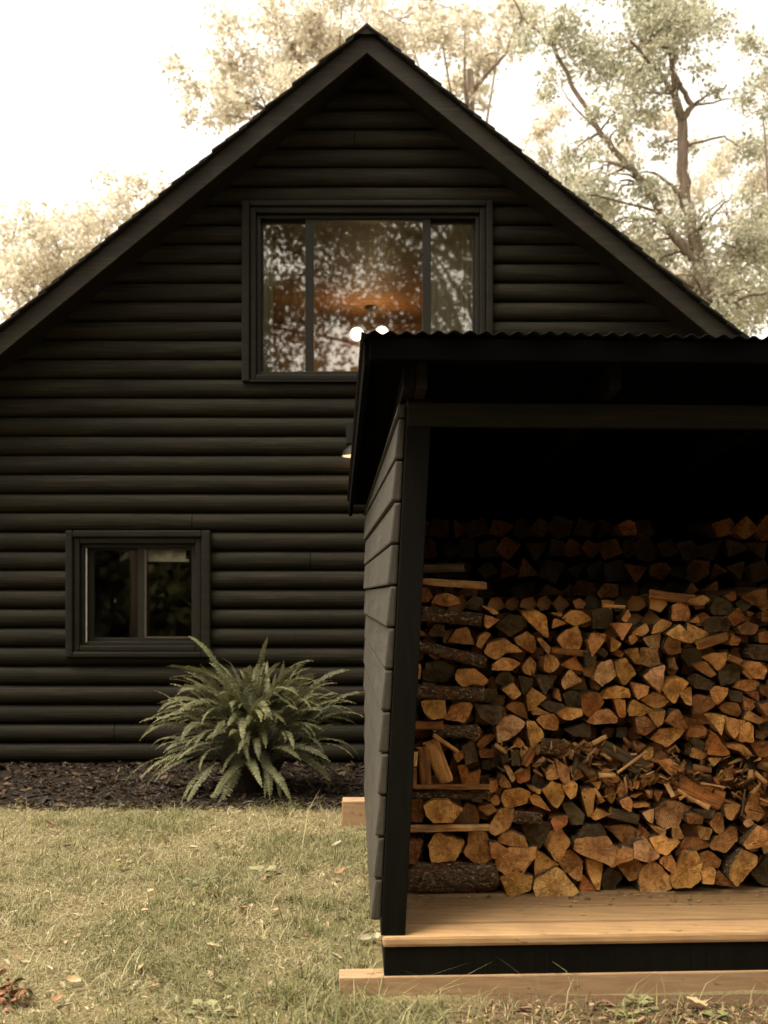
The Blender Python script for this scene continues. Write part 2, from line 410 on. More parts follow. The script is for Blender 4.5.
rng = np.random.default_rng(5)
def blades(n, xr, yr, h, wd, keep=None, lean=.9, pal=None, nseg=2):
    """thin bent blades; returns verts, faces, colours"""
    x = rng.uniform(*xr, n); y = rng.uniform(*yr, n)
    if keep is not None:
        k = np.array([keep(a, b) for a, b in zip(x, y)]); x = x[k]; y = y[k]
    n = len(x); z = np.array([gz(a, b) for a, b in zip(x, y)]) - .004
    az = rng.uniform(0, 2 * np.pi, n); H = h * rng.lognormal(0, .35, n); L = H * lean * rng.uniform(.15, 1.5, n)
    W = wd * rng.uniform(.6, 1.4, n)
    d = np.stack([np.cos(az), np.sin(az)], 1); s = np.stack([-np.sin(az), np.cos(az)], 1)
    V = np.zeros((n, 5, 3))
    for k, (t, ww) in enumerate(((0, 1), (.55, .8))):
        for q, sg in enumerate((-1, 1)):
            V[:, 2 * k + q, 0] = x + d[:, 0] * L * t ** 1.6 + s[:, 0] * W * ww * sg * .5
            V[:, 2 * k + q, 1] = y + d[:, 1] * L * t ** 1.6 + s[:, 1] * W * ww * sg * .5
            V[:, 2 * k + q, 2] = z + H * t
    V[:, 4, 0] = x + d[:, 0] * L * 1.25; V[:, 4, 1] = y + d[:, 1] * L * 1.25; V[:, 4, 2] = z + H * rng.uniform(.6, 1.0, n)
    b = (np.arange(n) * 5)[:, None]
    Fq = np.concatenate([b + np.array([[0, 1, 3]]), b + np.array([[0, 3, 2]]), b + np.array([[2, 3, 4]])])
    pal = np.array(pal); ci = rng.integers(0, len(pal), n); c = pal[ci] * rng.uniform(.7, 1.25, (n, 1))
    return V.reshape(-1, 3), Fq, np.repeat(c, 5, axis=0), x, y

STRAW = [(.31, .265, .140), (.25, .215, .108), (.195, .168, .08), (.37, .32, .19)]
OLIVE = [(.128, .130, .047), (.088, .092, .033), (.165, .157, .060), (.22, .20, .085)]
def ongrass(x, y):
    if y > mulch_edge(x) + .16 * rnd.random() ** 2 - .22 * rnd.random() ** 2: return False
    if y < 3.95 and x > .2 + .25 * noise.noise(Vector((x * 4, y * 4, 0))) and rnd.random() < .86: return False
    if y > 3.9 and x > -.025 - .022 * (y - 3.97): return False
    if abs(y - 4.0) < .07 and x > -.19: return False
    return True
def green_patch(x, y):
    if not ongrass(x, y): return False
    v = noise.noise(Vector((x * 1.5, y * 1.1, 7))) + .5 * noise.noise(Vector((x * 4, y * 4, 2)))
    v += .25 * (x + 1.2)
    return rnd.random() < min(1, max(.03, .34 + 1.7 * v))
def clump_ok(x, y):
    return ongrass(x, y) and noise.noise(Vector((x * 2.2, y * 1.7, 11))) + .6 * noise.noise(Vector((x * 7, y * 6, 4))) > rnd.uniform(-.5, .25)
parts = [blades(90000, (-3.6, 1.9), (3.0, 7.6), .030, .0035, clump_ok, 1.6, STRAW),
         blades(125000, (-3.6, 1.9), (3.0, 7.6), .038, .0035, green_patch, 1.2, OLIVE),
         blades(700, (-.15, 1.8), (3.6, 3.92), .085, .0035, lambda x, y: rnd.random() < (.8 if x < .3 else .3), 1.2, OLIVE + STRAW[:2]),
         blades(420, (-.55, .0), (3.55, 4.05), .085, .004, lambda x, y: (x + .1) ** 2 + (y - 3.8) ** 2 < .16 and not (x > -.16 and y > 3.9), 1.0, OLIVE),
         blades(260, (-3.4, 1.8), (3.2, 7.4), .11, .004, ongrass, 1.8, STRAW + OLIVE[:2])]
tufts = [(rnd.uniform(-2.6, .0), rnd.uniform(3.6, 7.2), rnd.uniform(.04, .10), rnd.randint(60, 170)) for _ in range(34)]
for cx, cy, r_, n_ in tufts + list(((-.35, 3.95, .10, 260), (-.25, 5.9, .12, 220), (-1.7, 4.5, .09, 150), (-.9, 4.25, .08, 170), (-.62, 4.3, .08, 150), (-.3, 5.1, .12, 220), (-2.1, 5.4, .08, 120))):
    parts.append(blades(n_, (cx - r_, cx + r_), (cy - r_, cy + r_), .06, .0035, lambda x, y: (x - cx) ** 2 + (y - cy) ** 2 < r_ * r_ * rnd.random() and ongrass(x, y), 1.2, OLIVE))
parts.append(blades(170000, (-3.6, 1.9), (3.0, 7.6), .018, .0034, lambda x, y: ongrass(x, y) and noise.noise(Vector((x * 1.6, y * 1.1, 21))) + .5 * noise.noise(Vector((x * 6, y * 5, 8))) > rnd.uniform(-.75, .35), 2.4, STRAW + STRAW[3:] + OLIVE[3:]))
VV = []; FF = []; CC = []; off = 0
for v, f, c, *_ in parts:
    VV.append(v); FF.append(f + off); CC.append(c); off += len(v)
tag(link('lawn_grass', np_mesh('lawn_grass', np.concatenate(VV), np.concatenate(FF), M['grass'], np.concatenate(CC))), 'short dry yellow and olive lawn grass', 'grass', kind='stuff')

# long pale dead grass stems arching out of the lawn
def chips(name, n, region, size, pal, lift, mat, flat=.35, curl=.25):
    x = []; y = []
    while len(x) < n:
        a, b = region()
        x.append(a); y.append(b)
    x = np.array(x); y = np.array(y); z = np.array([gz(a, b) for a, b in zip(x, y)]) + lift * rng.uniform(.3, 1.6, n)
    az = rng.uniform(0, 2 * np.pi, n); tl = rng.normal(0, flat, n); Lh = size * rng.lognormal(0, .4, n); Wd = Lh * rng.uniform(.2, .5, n)
    ca, sa = np.cos(az), np.sin(az)
    prof = [(-1, 0), (-.3, .9), (.4, .8), (1, 0), (.4, -.8), (-.3, -.9)]
    V = np.zeros((n, 6, 3))
    for k, (a, b) in enumerate(prof):
        lx = a * Lh / 2; ly = b * Wd / 2; lz = lx * np.sin(tl) + curl * Lh * (abs(b) - .45) * rng.uniform(-.2, 1, n)
        V[:, k, 0] = x + lx * ca - ly * sa; V[:, k, 1] = y + lx * sa + ly * ca; V[:, k, 2] = z + lz
    b = (np.arange(n) * 6)[:, None]
    Fq = np.concatenate([b + np.array([[0, 1, 2, 3]]), b + np.array([[0, 3, 4, 5]])])
    pal = np.array(pal); c = pal[rng.integers(0, len(pal), n)] * rng.uniform(.7, 1.25, (n, 1))
    return np_mesh(name, V.reshape(-1, 3), Fq, mat, np.repeat(c, 6, axis=0))
def reg_mulch():
    while True:
        x = rng.uniform(-4.2, 1.2); y = rng.uniform(7.2, 9.2)
        if y > mulch_edge(x) - .42 * rng.random() ** 3 - .05: return x, y
tag(link('mulch_chips', chips('mulch_chips', 10500, reg_mulch, .05, [(.018, .010, .005), (.011, .006, .003), (.040, .023, .011), (.026, .015, .007), (.009, .005, .003), (.012, .007, .0035), (.09, .055, .028)], .02, M['litter'])), 'dark bark mulch chips strewn along the wall', 'mulch', kind='stuff')
def reg_lawn():
    while True:
        x = rng.uniform(-3.5, 1.8); y = rng.uniform(3.1, 7.45)
        if ongrass(x, y): return x, y
tag(link('leaf_litter', chips('leaf_litter', 5200, reg_lawn, .020, [(.36, .28, .16), (.27, .19, .10), (.33, .26, .15), (.16, .095, .05), (.40, .33, .22)], .012, M['litter'])), 'small broken dry leaf bits scattered through the lawn', 'leaf litter', kind='stuff')
def reg_dirt():
    x = rng.uniform(.25, 1.75); return x, rng.uniform(3.45, 3.90)
tag(link('soil_debris', chips('soil_debris', 900, reg_dirt, .026, [(.16, .09, .05), (.10, .06, .035), (.26, .16, .085), (.32, .22, .12)], .012, M['litter'])), 'brown leaf crumbs and wood bits on bare soil before the shed', 'debris', kind='stuff')

# ---- individual fallen leaves
def leaf_mesh(seed, L, W, curl, lobes, col):
    r = random.Random(seed); V = []; Fq = []; n = 9
    for i in range(n):
        t = i / (n - 1); wd = W * math.sin(math.pi * min(1, t * .97 + .03)) ** .7 * (1 + lobes * math.sin(t * 19))
        x = (t - .5) * L; zc = curl * L * (2 * t - 1) ** 2
        for k, s in enumerate((-1, -.5, 0, .5, 1)):
            V.append((x + r.uniform(-.02, .02) * L, s * wd / 2, zc + abs(s) * wd * .35 + r.uniform(-.01, .01) * L))
    for i in range(n - 1):
        for k in range(4): Fq.append((i * 5 + k, i * 5 + k + 1, (i + 1) * 5 + k + 1, (i + 1) * 5 + k))
    c = np.array([col] * len(V)) * np.array([[r.uniform(.8, 1.1)] for _ in V])
    return np_mesh('fallen_leaf', np.array(V), np.array(Fq), M['litter'], c, smooth=True)
kinds = {'pale': [leaf_mesh(i, .07, .035, .12, .12, (.33, .28, .19)) for i in range(3)],
         'brown': [leaf_mesh(i + 9, .07, .04, .2, .25, (.27, .15, .075)) for i in range(3)],
         'tan': [leaf_mesh(i + 19, .075, .04, .15, .2, (.44, .31, .17)) for i in range(3)]}
def ground_at(px, py):
    Y = EYE * F / (py - HZ)
    for _ in range(3): Y = (EYE - gz((px - CX) / F * Y, Y)) * F / (py - HZ)
    return Vector(((px - CX) / F * Y, Y, gz((px - CX) / F * Y, Y)))
def fallen(kind, px, py, s, label, group=None):
    p = ground_at(px, py); o = link('fallen_leaf', rnd.choice(kinds[kind]))
    o.location = p + Vector((0, 0, .022)); o.scale = (s, s, s)
    o.rotation_euler = (rnd.uniform(-.5, .5), rnd.uniform(-.5, .5), rnd.uniform(0, 6.28))
    tag(o, label, 'leaf', group)
for kind, px, py, s, lab in (
    ('pale', 377, 944, 1.3, 'pale curled leaf leaning against the foot of the dark shed post'),
    ('tan', 381, 951, .9, 'tan leaf scrap lying on the grass beside the deck corner'),
    ('pale', 364, 945, 1.1, 'long pale leaf lying flat just left of the shed post foot'),
    ('pale', 335, 963, 1.0, 'pale green leaf behind the left end of the front runner'),
    ('pale', 337, 849, 1.0, 'small white star shaped leaf left of the shed wall'),
    ('pale', 215, 849, .9, 'pale leaf in the grass below the fern, nearest the mulch'),
    ('pale', 193, 852, .9, 'rounded pale leaf lying left of the whitish weed sprig'),
    ('tan', 212, 898, 1.0, 'peach toned dry leaf lying in the middle of the lawn'),
    ('brown', 243, 915, 1.0, 'brown curled leaf in the lawn below the whitish weed'),
    ('tan', 212, 953, 1.0, 'tan crumpled leaf in the lower middle of the lawn'),
    ('brown', 341, 877, .9, 'dark brown leaf scrap in the grass left of the shed wall'),
    ('brown', 50, 828, 1.1, 'reddish leaf standing at the edge of the mulch bed at left'),
    ('tan', 72, 987, .8, 'small orange brown leaf right of the rust brown curled cluster'),
    ('pale', 28, 998, .9, 'long pale grass like leaf touching the rust brown curled cluster'),
    ('pale', 218, 992, .9, 'pale tilted leaf near the bottom of the lawn'),
    ('tan', 694, 1012, 1.5, 'large tan leaf on the bare soil before the front runner'),
    ('tan', 163, 842, 1.0, 'tan leaf lying just beyond the mulch edge below the fern tips')):
    fallen(kind, px, py, s, lab)
for i in range(38):
    kind = rnd.choice(['pale', 'brown', 'tan', 'tan', 'pale'])
    px = rnd.uniform(4, 360); py = rnd.uniform(826, 1018)
    word = {'pale': 'pale', 'brown': 'brown', 'tan': 'tan'}[kind]
    fallen(kind, px, py, rnd.uniform(.45, .85) * 225 / (1.4 * F / (py - HZ) * 50 + 20) * .9, 'small %s dry leaf scrap scattered on the short lawn' % word, 'small %s leaf scraps on the lawn' % word)

# rust brown curled cluster at the left edge
mb = MB(); c0 = ground_at(4, 1006)
for i in range(64):
    a = rnd.uniform(0, 6.28); r_ = .065 * math.sqrt(rnd.random()); b = c0 + Vector((r_ * math.cos(a) * 1.1, r_ * math.sin(a), rnd.uniform(.005, .15) * (1.1 - r_ / .075)))
    d = Vector((rnd.uniform(-1, 1), rnd.uniform(-1, 1), rnd.uniform(-.2, .9))).normalized(); u = d.cross(Vector((rnd.uniform(-1, 1), rnd.uniform(-1, 1), 1))).normalized(); q = d.cross(u)
    L = rnd.uniform(.022, .045); W = rnd.uniform(.006, .012); n_ = 6; vs = []
    for j in range(n_):
        t = j / (n_ - 1); cc = b + d * L * math.sin(t * 1.9) * .8 + q * L * (1 - math.cos(t * 1.9)) * .7
        ww = W * math.sin(math.pi * (.12 + .8 * t))
        vs += [cc - u * ww + q * ww * .5, cc, cc + u * ww + q * ww * .5]
    mb.add(vs, [(j * 3 + k, j * 3 + k + 1, j * 3 + k + 4, j * 3 + k + 3) for j in range(n_ - 1) for k in range(2)])
tag(mb.build('dried_leaf_cluster', simple('rust dry leaf', (.27, .125, .065), .8, 0, .2, 60, .6), None, smooth=True, origin=c0), 'rust brown curled dried leaf cluster in the grass at the left edge', 'leaf cluster')

# weeds
def weed(px, py, s, n_, col, label):
    c = ground_at(px, py); V = []; Fq = []; r = random.Random(px)
    for i in range(n_):
        a = r.uniform(0, 6.28); up = r.uniform(.25, 1.1); L = s * r.uniform(.5, 1)
        d = Vector((math.cos(a), math.sin(a), up)).normalized(); u = Vector((-math.sin(a), math.cos(a), 0)); b = len(V)
        base = Vector((r.uniform(-.2, .2), r.uniform(-.2, .2), 0)) * s
        for t, ww in ((0, .02), (.45, .05), (.7, .26), (1, .0)):
            p = base + d * L * t + Vector((0, 0, -.35 * L * t * t))
            V += [tuple(p - u * L * ww), tuple(p + u * L * ww)]
        for k in range(3): Fq.append((b + 2 * k, b + 2 * k + 1, b + 2 * k + 3, b + 2 * k + 2))
    cc = np.repeat(np.array([(col[0], col[1] * .93, col[2] * .72)] * n_) * np.array([[r.uniform(.45, .8)] for _ in range(n_)]), 8, axis=0)
    o = link('weed_plant', np_mesh('weed_plant', np.array(V), np.array(Fq), M['grass'], cc), None, c)
    tag(o, label, 'weed')
weed(640, 1006, .10, 16, (.40, .42, .25), 'pale leafed weed sprouting right in front of the shed runner')
weed(624, 1018, .075, 12, (.34, .36, .2), 'low pale weed left of the taller weed by the runner')
weed(716, 1019, .075, 14, (.28, .32, .16), 'small green weed on the bare soil at bottom right')
weed(262, 876, .13, 9, (.44, .44, .30), 'whitish weed sprig with broad leaves in the lawn below the fern')
weed(206, 884, .12, 16, (.34, .38, .26), 'grey green weed clump in the middle of the lawn')
weed(212, 1014, .11, 14, (.42, .42, .28), 'whitish low weed at the bottom edge of the lawn')
weed(118, 870, .10, 10, (.24, .25, .1), 'olive weed in the lawn left of the grey green clump')
# ------------------------------------------------------------------ log house
WY = 9.22; WS = F / WY
house = empty('log_house', (-.13, WY, 0), 'black log cabin with a steep gable and two sliding windows', 'house')
def wx(px): return (px - CX) / WS
def wz(py): return EYE + (HZ - py) / WS
RY = 8.84; RS = F / RY                      # plane of the rake fascia
apx = (367 - CX) / RS; apz = EYE + (HZ - 27) / RS; SL = .823
def roof_z(x, drop=0): return apz - drop - SL * abs(x - apx)
XL, XR = -4.05, 3.78
W1 = (wx(243), wz(383.5), wx(492), wz(204)); W1i = (wx(257), wz(376), wx(479), wz(216))
W2 = (wx(68.5), wz(657), wx(212), wz(531)); W2i = (wx(82), wz(645), wx(197), wz(544))
PITCH = 19.1 / WS; Z0 = wz(761.4)
mb = MB()
prof = [(-.02 if i in (0, 10) else 0, 0) for i in range(11)]
k = -1
while True:
    zb = Z0 + k * PITCH; zt = zb + PITCH
    if zb > apz - .30: break
    top = zt
    half = (apz - .20 - zb) / SL
    a, b = max(XL, apx - half), min(XR, apx + half)
    segs = [(a, b)]
    for (x0, z0, x1, z1), (o0, _a, o1, _b) in ((W1i, W1), (W2i, W2)):
        if zt > z0 and zb < z1:
            ns = []
            for s in segs:
                if s[0] < x0 < s[1]: ns.append((s[0], o0 + .025)); ns.append((o1 - .025, s[1]))
                else: ns.append(s)
            segs = ns
    jit = rnd.uniform(-.004, .004)
    if rnd.random() < .55:
        x = rnd.uniform(-3.2, 2.6); ns = []
        for s in segs:
            if s[0] + .3 < x < s[1] - .3: ns += [(s[0], x - .0025), (x + .0025, s[1])]
            else: ns.append(s)
        segs = ns
    for s0, s1 in segs:
        if s1 - s0 < .05: continue
        nseg = max(2, int((s1 - s0) / .35)); b0 = len(mb.v); npf = 11
        for i in range(nseg + 1):
            x = s0 + (s1 - s0) * i / nseg
            wob = .004 * noise.noise(Vector((x * .8, k * 3.7, 0)))
            for q in range(npf):
                th = math.pi * (q / (npf - 1)) - math.pi / 2       # -90..90
                zz = (zb + zt) / 2 + (PITCH / 2 - .0015) * math.sin(th) * (1.0)
                bul = .066 * max(0, math.cos(th)) ** .80 + jit + wob
                mb.v.append(Vector((x, WY - .003 - bul, zz + wob * .5)))
        for i in range(nseg):
            for q in range(npf - 1):
                mb.f.append([b0 + i * npf + q, b0 + (i + 1) * npf + q, b0 + (i + 1) * npf + q + 1, b0 + i * npf + q + 1]); mb.m.append(0)
        for i in (0, nseg): mb.f.append([b0 + i * npf + q for q in range(npf)]); mb.m.append(0)
    k += 1
mb.build('log_siding', M['siding'], house, smooth=False)
# solid wall behind the siding, with the two openings
mb = MB()
def wallpiece(x0, z0, x1, z1): mb.box((x0, WY, z0), (x1, WY + .14, z1))
zr = wz(470)                     # floor line between the storeys
wallpiece(XL, -.2, W2i[0], zr); wallpiece(W2i[2], -.2, XR, zr)
wallpiece(W2i[0], -.2, W2i[2], W2i[1]); wallpiece(W2i[0], W2i[3], W2i[2], zr)
def gable(poly):
    f = [(x, WY, z) for x, z in poly]; g = [(x, WY + .14, z) for x, z in poly]; n_ = len(poly)
    mb.add(f + g, [tuple(range(n_)), tuple(range(2 * n_ - 1, n_ - 1, -1))] + [(i, (i + 1) % n_, n_ + (i + 1) % n_, n_ + i) for i in range(n_)])
RD = .15
gable([(XL, zr), (W1i[0], zr), (W1i[0], roof_z(W1i[0], RD)), (XL, roof_z(XL, RD))])
gable([(W1i[2], zr), (XR, zr), (XR, roof_z(XR, RD)), (W1i[2], roof_z(W1i[2], RD))])
gable([(W1i[0], zr), (W1i[2], zr), (W1i[2], W1i[1]), (W1i[0], W1i[1])])
gable([(W1i[0], W1i[3]), (W1i[2], W1i[3]), (W1i[2], roof_z(W1i[2], RD)), (apx, roof_z(apx, RD)), (W1i[0], roof_z(W1i[0], RD))])
mb.build('wall', M['siding'], house)
mb = MB(); DEPTH = 8.5
mb.box((XL, WY + .14, -.2), (XL + .15, WY + DEPTH, roof_z(XL, RD))); mb.build('side_wall', M['siding'], house)
mb = MB(); mb.box((XR - .15, WY + .14, -.2), (XR, WY + DEPTH, roof_z(XR, RD))); mb.build('side_wall', M['siding'], house)
mb = MB(); f = [(XL + .15, -.2), (XR - .15, -.2), (XR - .15, roof_z(XR - .15, RD)), (apx, roof_z(apx, RD)), (XL + .15, roof_z(XL + .15, RD))]
mb.add([(x, WY + DEPTH - .15, z) for x, z in f] + [(x, WY + DEPTH, z) for x, z in f], [(0, 1, 2, 3, 4), (9, 8, 7, 6, 5)] + [(i, (i + 1) % 5, 5 + (i + 1) % 5, 5 + i) for i in range(5)])
mb.build('back_wall', M['siding'], house)

# roof: deck, shingle courses, rake fascia, soffit
EL, ER = XL - .55, XR + .55
for side, xe in ((-1, EL), (1, ER)):
    mb = MB(); n_ = Vector((side * SL, 0, 1)).normalized()
    def rp(x, y, h): return Vector((x, y, roof_z(x))) + Vector((0, 0, h))
    y0, y1 = RY + .03, WY + DEPTH + .4
    mb.hexa([rp(apx, y0, -.13), rp(xe, y0, -.13), rp(xe, y1, -.13), rp(apx, y1, -.13), rp(apx, y0, -.03), rp(xe, y0, -.03), rp(xe, y1, -.03), rp(apx, y1, -.03)])
    deck = mb.build('roof', M['fascia'], house)
    mb = MB(); Ls = abs(xe - apx); st = .105; c = 0; x = 0
    while x < Ls:
        xa, xb = apx + side * x, apx + side * min(Ls + .03, x + st * 1.6)
        e = RY - .05 + rnd.uniform(-.012, .012); up = rnd.uniform(-.004, .006)
        a = rp(xa, e, -.026 + up); b = rp(xb, e, -.006 + up)
        mb.hexa([a, b, b + Vector((0, y1 - e, 0)), a + Vector((0, y1 - e, 0)),
                 a + Vector((0, 0, .014)), b + Vector((0, 0, .018)), b + Vector((0, y1 - e, .018)), a + Vector((0, y1 - e, .014))])
        x += st; c += 1
    s_ = mb.build('shingles', M['shingle'], deck)
    mb = MB(); fh = .172
    def fp(x, y, d): return Vector((x, y, roof_z(x, d)))
    ya, yb = RY, RY + .028
    mb.hexa([fp(apx, ya, .03 + fh), fp(xe, ya, .03 + fh), fp(xe, yb, .03 + fh), fp(apx, yb, .03 + fh), fp(apx, ya, .03), fp(xe, ya, .03), fp(xe, yb, .03), fp(apx, yb, .03)])
    mb.build('fascia_board', M['fascia'], house, bevel=.003)
    mb = MB(); ya, yb = RY + .03, WY + .02
    mb.hexa([fp(apx, ya, .20), fp(xe, ya, .20), fp(xe, yb, .20), fp(apx, yb, .20), fp(apx, ya, .132), fp(xe, ya, .132), fp(xe, yb, .132), fp(apx, yb, .132)])
    mb.build('soffit', M['siding'], house)
# ridge cap
mb = MB(); y1 = WY + DEPTH + .4
mb.add([(apx - .10, RY - .045, roof_z(apx - .10) + .006), (apx, RY - .045, apz + .012), (apx + .10, RY - .045, roof_z(apx + .10) + .006),
        (apx - .10, y1, roof_z(apx - .10) + .006), (apx, y1, apz + .012), (apx + .10, y1, roof_z(apx + .10) + .006)], [(0, 1, 4, 3), (1, 2, 5, 4), (0, 2, 1)])
mb.build('ridge_cap', M['shingle'], house)

def frame(mb, o, i, y0, y1, m=0):
    """rectangular ring between outer rect o and inner rect i (x0,z0,x1,z1)"""
    mb.box((o[0], y0, o[1]), (i[0], y1, o[3]), m); mb.box((i[2], y0, o[1]), (o[2], y1, o[3]), m)
    mb.box((i[0], y0, i[3]), (i[2], y1, o[3]), m); mb.box((i[0], y0, o[1]), (i[2], y1, i[1]), m)
def rect(a, b, c, d): return (wx(a), wz(d), wx(c), wz(b))
def window(lab, O, I, sashes, label):
    mb = MB(); J = tuple(I[q] + (.052, .052, -.052, -.052)[q] * -1 for q in range(4)); frame(mb, O, J, WY - .100, WY - .002); frame(mb, (J[0] + .001, J[1] + .001, J[2] - .001, J[3] - .001), I, WY - .078, WY - .002)
    Oin = (I[0] + .0, I[1] + .0, I[2] - .0, I[3] - .0)
    win = mb.build('window', M['trim'], house, bevel=.012); win['label'] = label
    mb = MB(); t = .016; frame(mb, (I[0] + .002, I[1] + .002, I[2] - .002, I[3] - .002), (I[0] + .03, I[1] + .03, I[2] - .03, I[3] - .03), WY - .035, WY + .11)
    mb.build('jamb', M['vinyl'], win, bevel=.003)
    for (o, i, dy, mk) in sashes:
        o = rect(*o); i = rect(*i)
        mb = MB(); frame(mb, o, i, WY - .02 + dy, WY + .025 + dy); mb.build('sash', M[mk], win, bevel=.003)
        mb = MB(); mb.box((i[0] + .001, WY + .000 + dy, i[1] + .001), (i[2] - .001, WY + .006 + dy, i[3] - .001)); mb.build('pane', M['glass'], win)
    return win
window('upper', W1, W1i, [((259, 219, 309, 374), (263, 222.5, 305, 371), .045, 'vinyl'), ((305.5, 216.5, 430.5, 376), (314, 221, 422.5, 371.5), 0, 'vinyl'), ((427, 219, 477, 374), (431, 222.5, 473, 371), .045, 'vinyl')], 'wide three pane upper window')
window('lower', W2, W2i, [((84.5, 546, 144, 643), (93, 550, 138, 638), .045, 'vinyl'), ((138.5, 545.5, 195, 642.5), (147, 550, 192, 637.5), 0, 'vinyl')], 'small two pane lower window')
# tan lining along the left and bottom of the sliding lower sash, thin white jamb strip
mb = MB(); a = rect(145.2, 550, 147, 638); mb.box((a[0], WY - .024, a[1]), (a[2], WY - .0205, a[3])); a = rect(147.2, 636.4, 192, 638.2); mb.box((a[0], WY - .024, a[1]), (a[2], WY - .0205, a[3]))
mb.build('sash_lining', M['vinyl2'], house)
mb = MB(); a = rect(87.2, 548.5, 88.4, 642); mb.box((a[0], WY - .045, a[1]), (a[2], WY - .0355, a[3])); mb.build('jamb_strip', simple('pale weather strip', (.30, .27, .21), .5, 0, .3, 30), house)

# rooms behind the windows
mb = MB()
rx0, rx1, ry0, ry1, rz0, rz1 = -1.42, 1.22, WY + .15, 13.3, 2.60, 4.62
mb.box((rx0, ry1, rz0), (rx1, ry1 + .05, rz1)); mb.box((rx0 - .05, ry0, rz0), (rx0, ry1 + .05, rz1)); mb.box((rx1, ry0, rz0), (rx1 + .05, ry1 + .05, rz1))
mb.build('interior_wall', M['room'], house)
mb = MB(); mb.box((rx0 - .05, ry0, rz1 + .002), (rx1 + .05, ry1 + .05, rz1 + .05)); mb.build('ceiling', M['room'], house)
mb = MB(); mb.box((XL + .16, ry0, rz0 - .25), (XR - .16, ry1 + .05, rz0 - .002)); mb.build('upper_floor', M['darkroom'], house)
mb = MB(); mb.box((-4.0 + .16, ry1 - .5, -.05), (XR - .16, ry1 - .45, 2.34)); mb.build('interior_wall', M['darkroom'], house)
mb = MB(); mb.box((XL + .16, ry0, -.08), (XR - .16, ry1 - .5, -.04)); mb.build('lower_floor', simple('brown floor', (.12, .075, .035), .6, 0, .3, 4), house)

# pendant lamp with two lit globes
LY = 12.5; lc = P(371, 321, LY); lz = rz1
lamp = empty('ceiling_lamp', (lc.x, LY, lz), 'lit brass ceiling lamp with two round opal globes behind the upper window', 'lamp')
mb = MB(); mb.lathe([(0.0, 0), (.07, 0), (.07, -.025), (.02, -.035), (.012, -.04), (.012, -(lz - P(371, 326, LY).z)), (0, -(lz - P(371, 326, LY).z))], (lc.x, LY, lz), 16)
mb.build('stem', M['lampmetal'], lamp, smooth=True)
g1, g2 = P(357, 334, LY), P(382, 333, LY + .02)
mb = MB(); mb.tube([g1 + Vector((0, 0, .05)), Vector((lc.x, LY, g1.z + .07)), g2 + Vector((0, 0, .05))], .009, 6); mb.build('arm', M['lampmetal'], lamp)
for g in (g1, g2):
    mb = MB(); mb.lathe([(.072 * math.sin(math.pi * i / 12), -.072 * math.cos(math.pi * i / 12)) for i in range(13)], g, 20)
    mb.build('globe', M['globe'], lamp, smooth=True)
pl = bpy.data.lights.new('ceiling_lamp_light', 'POINT'); pl.energy = 4.5; pl.color = (1, .62, .30); pl.shadow_soft_size = .12
po = bpy.data.objects.new('ceiling_lamp_light', pl); C.objects.link(po); po.location = (lc.x, LY - .25, g1.z - .18)

def curtain(x0, x1, z0, z1, y, label, fold=.028, amp=.018):
    V = []; n_ = 60; nz = 14
    for j in range(nz + 1):
        for i in range(n_ + 1):
            t = i / n_; u = j / nz
            a = amp * (.5 + .5 * (1 - u)) * math.sin((t * (x1 - x0) / fold + .7 * math.sin(t * 9) + .3 * math.sin(u * 4)) * math.pi)
            V.append((x0 + (x1 - x0) * t, y + a, z0 + (z1 - z0) * u))
    Fq = [(j * (n_ + 1) + i, j * (n_ + 1) + i + 1, (j + 1) * (n_ + 1) + i + 1, (j + 1) * (n_ + 1) + i) for j in range(nz) for i in range(n_)]
    o = np.array([(x0 + x1) / 2, y, z0])
    ob = link('curtain', np_mesh('curtain', np.array(V) - o, np.array(Fq), M['cloth'], smooth=True), None, o)
    sm = ob.modifiers.new('thick', 'SOLIDIFY'); sm.thickness = .002
    tag(ob, label, 'curtain')
curtain(wx(427), wx(480), wz(390), wz(214), WY + .24, 'pale sheer curtain behind the right pane of the upper window')
curtain(wx(258), wx(270), wz(390), wz(214), WY + .24, 'narrow pale curtain edge behind the left pane of the upper window')
# added pale panel and bar, standing in for the bright patch in the right pane
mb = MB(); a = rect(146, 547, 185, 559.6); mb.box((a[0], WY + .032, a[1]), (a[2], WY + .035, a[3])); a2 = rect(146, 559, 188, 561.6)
root = empty('bright_patch_panel', ((a[0] + a[2]) / 2, WY + .033, a[3]), 'added pale panel with a white bar for the bright patch in the lower window', 'panel')
mb.build('patch_sheet', simple('pale patch sheet', (.85, .78, .64), .8, 0, .2, 20), root)
mb = MB(); mb.box((a2[0], WY + .027, a2[1]), (a2[2], WY + .042, a2[3])); mb.build('bottom_bar', M['whitepaint'], root, bevel=.003)

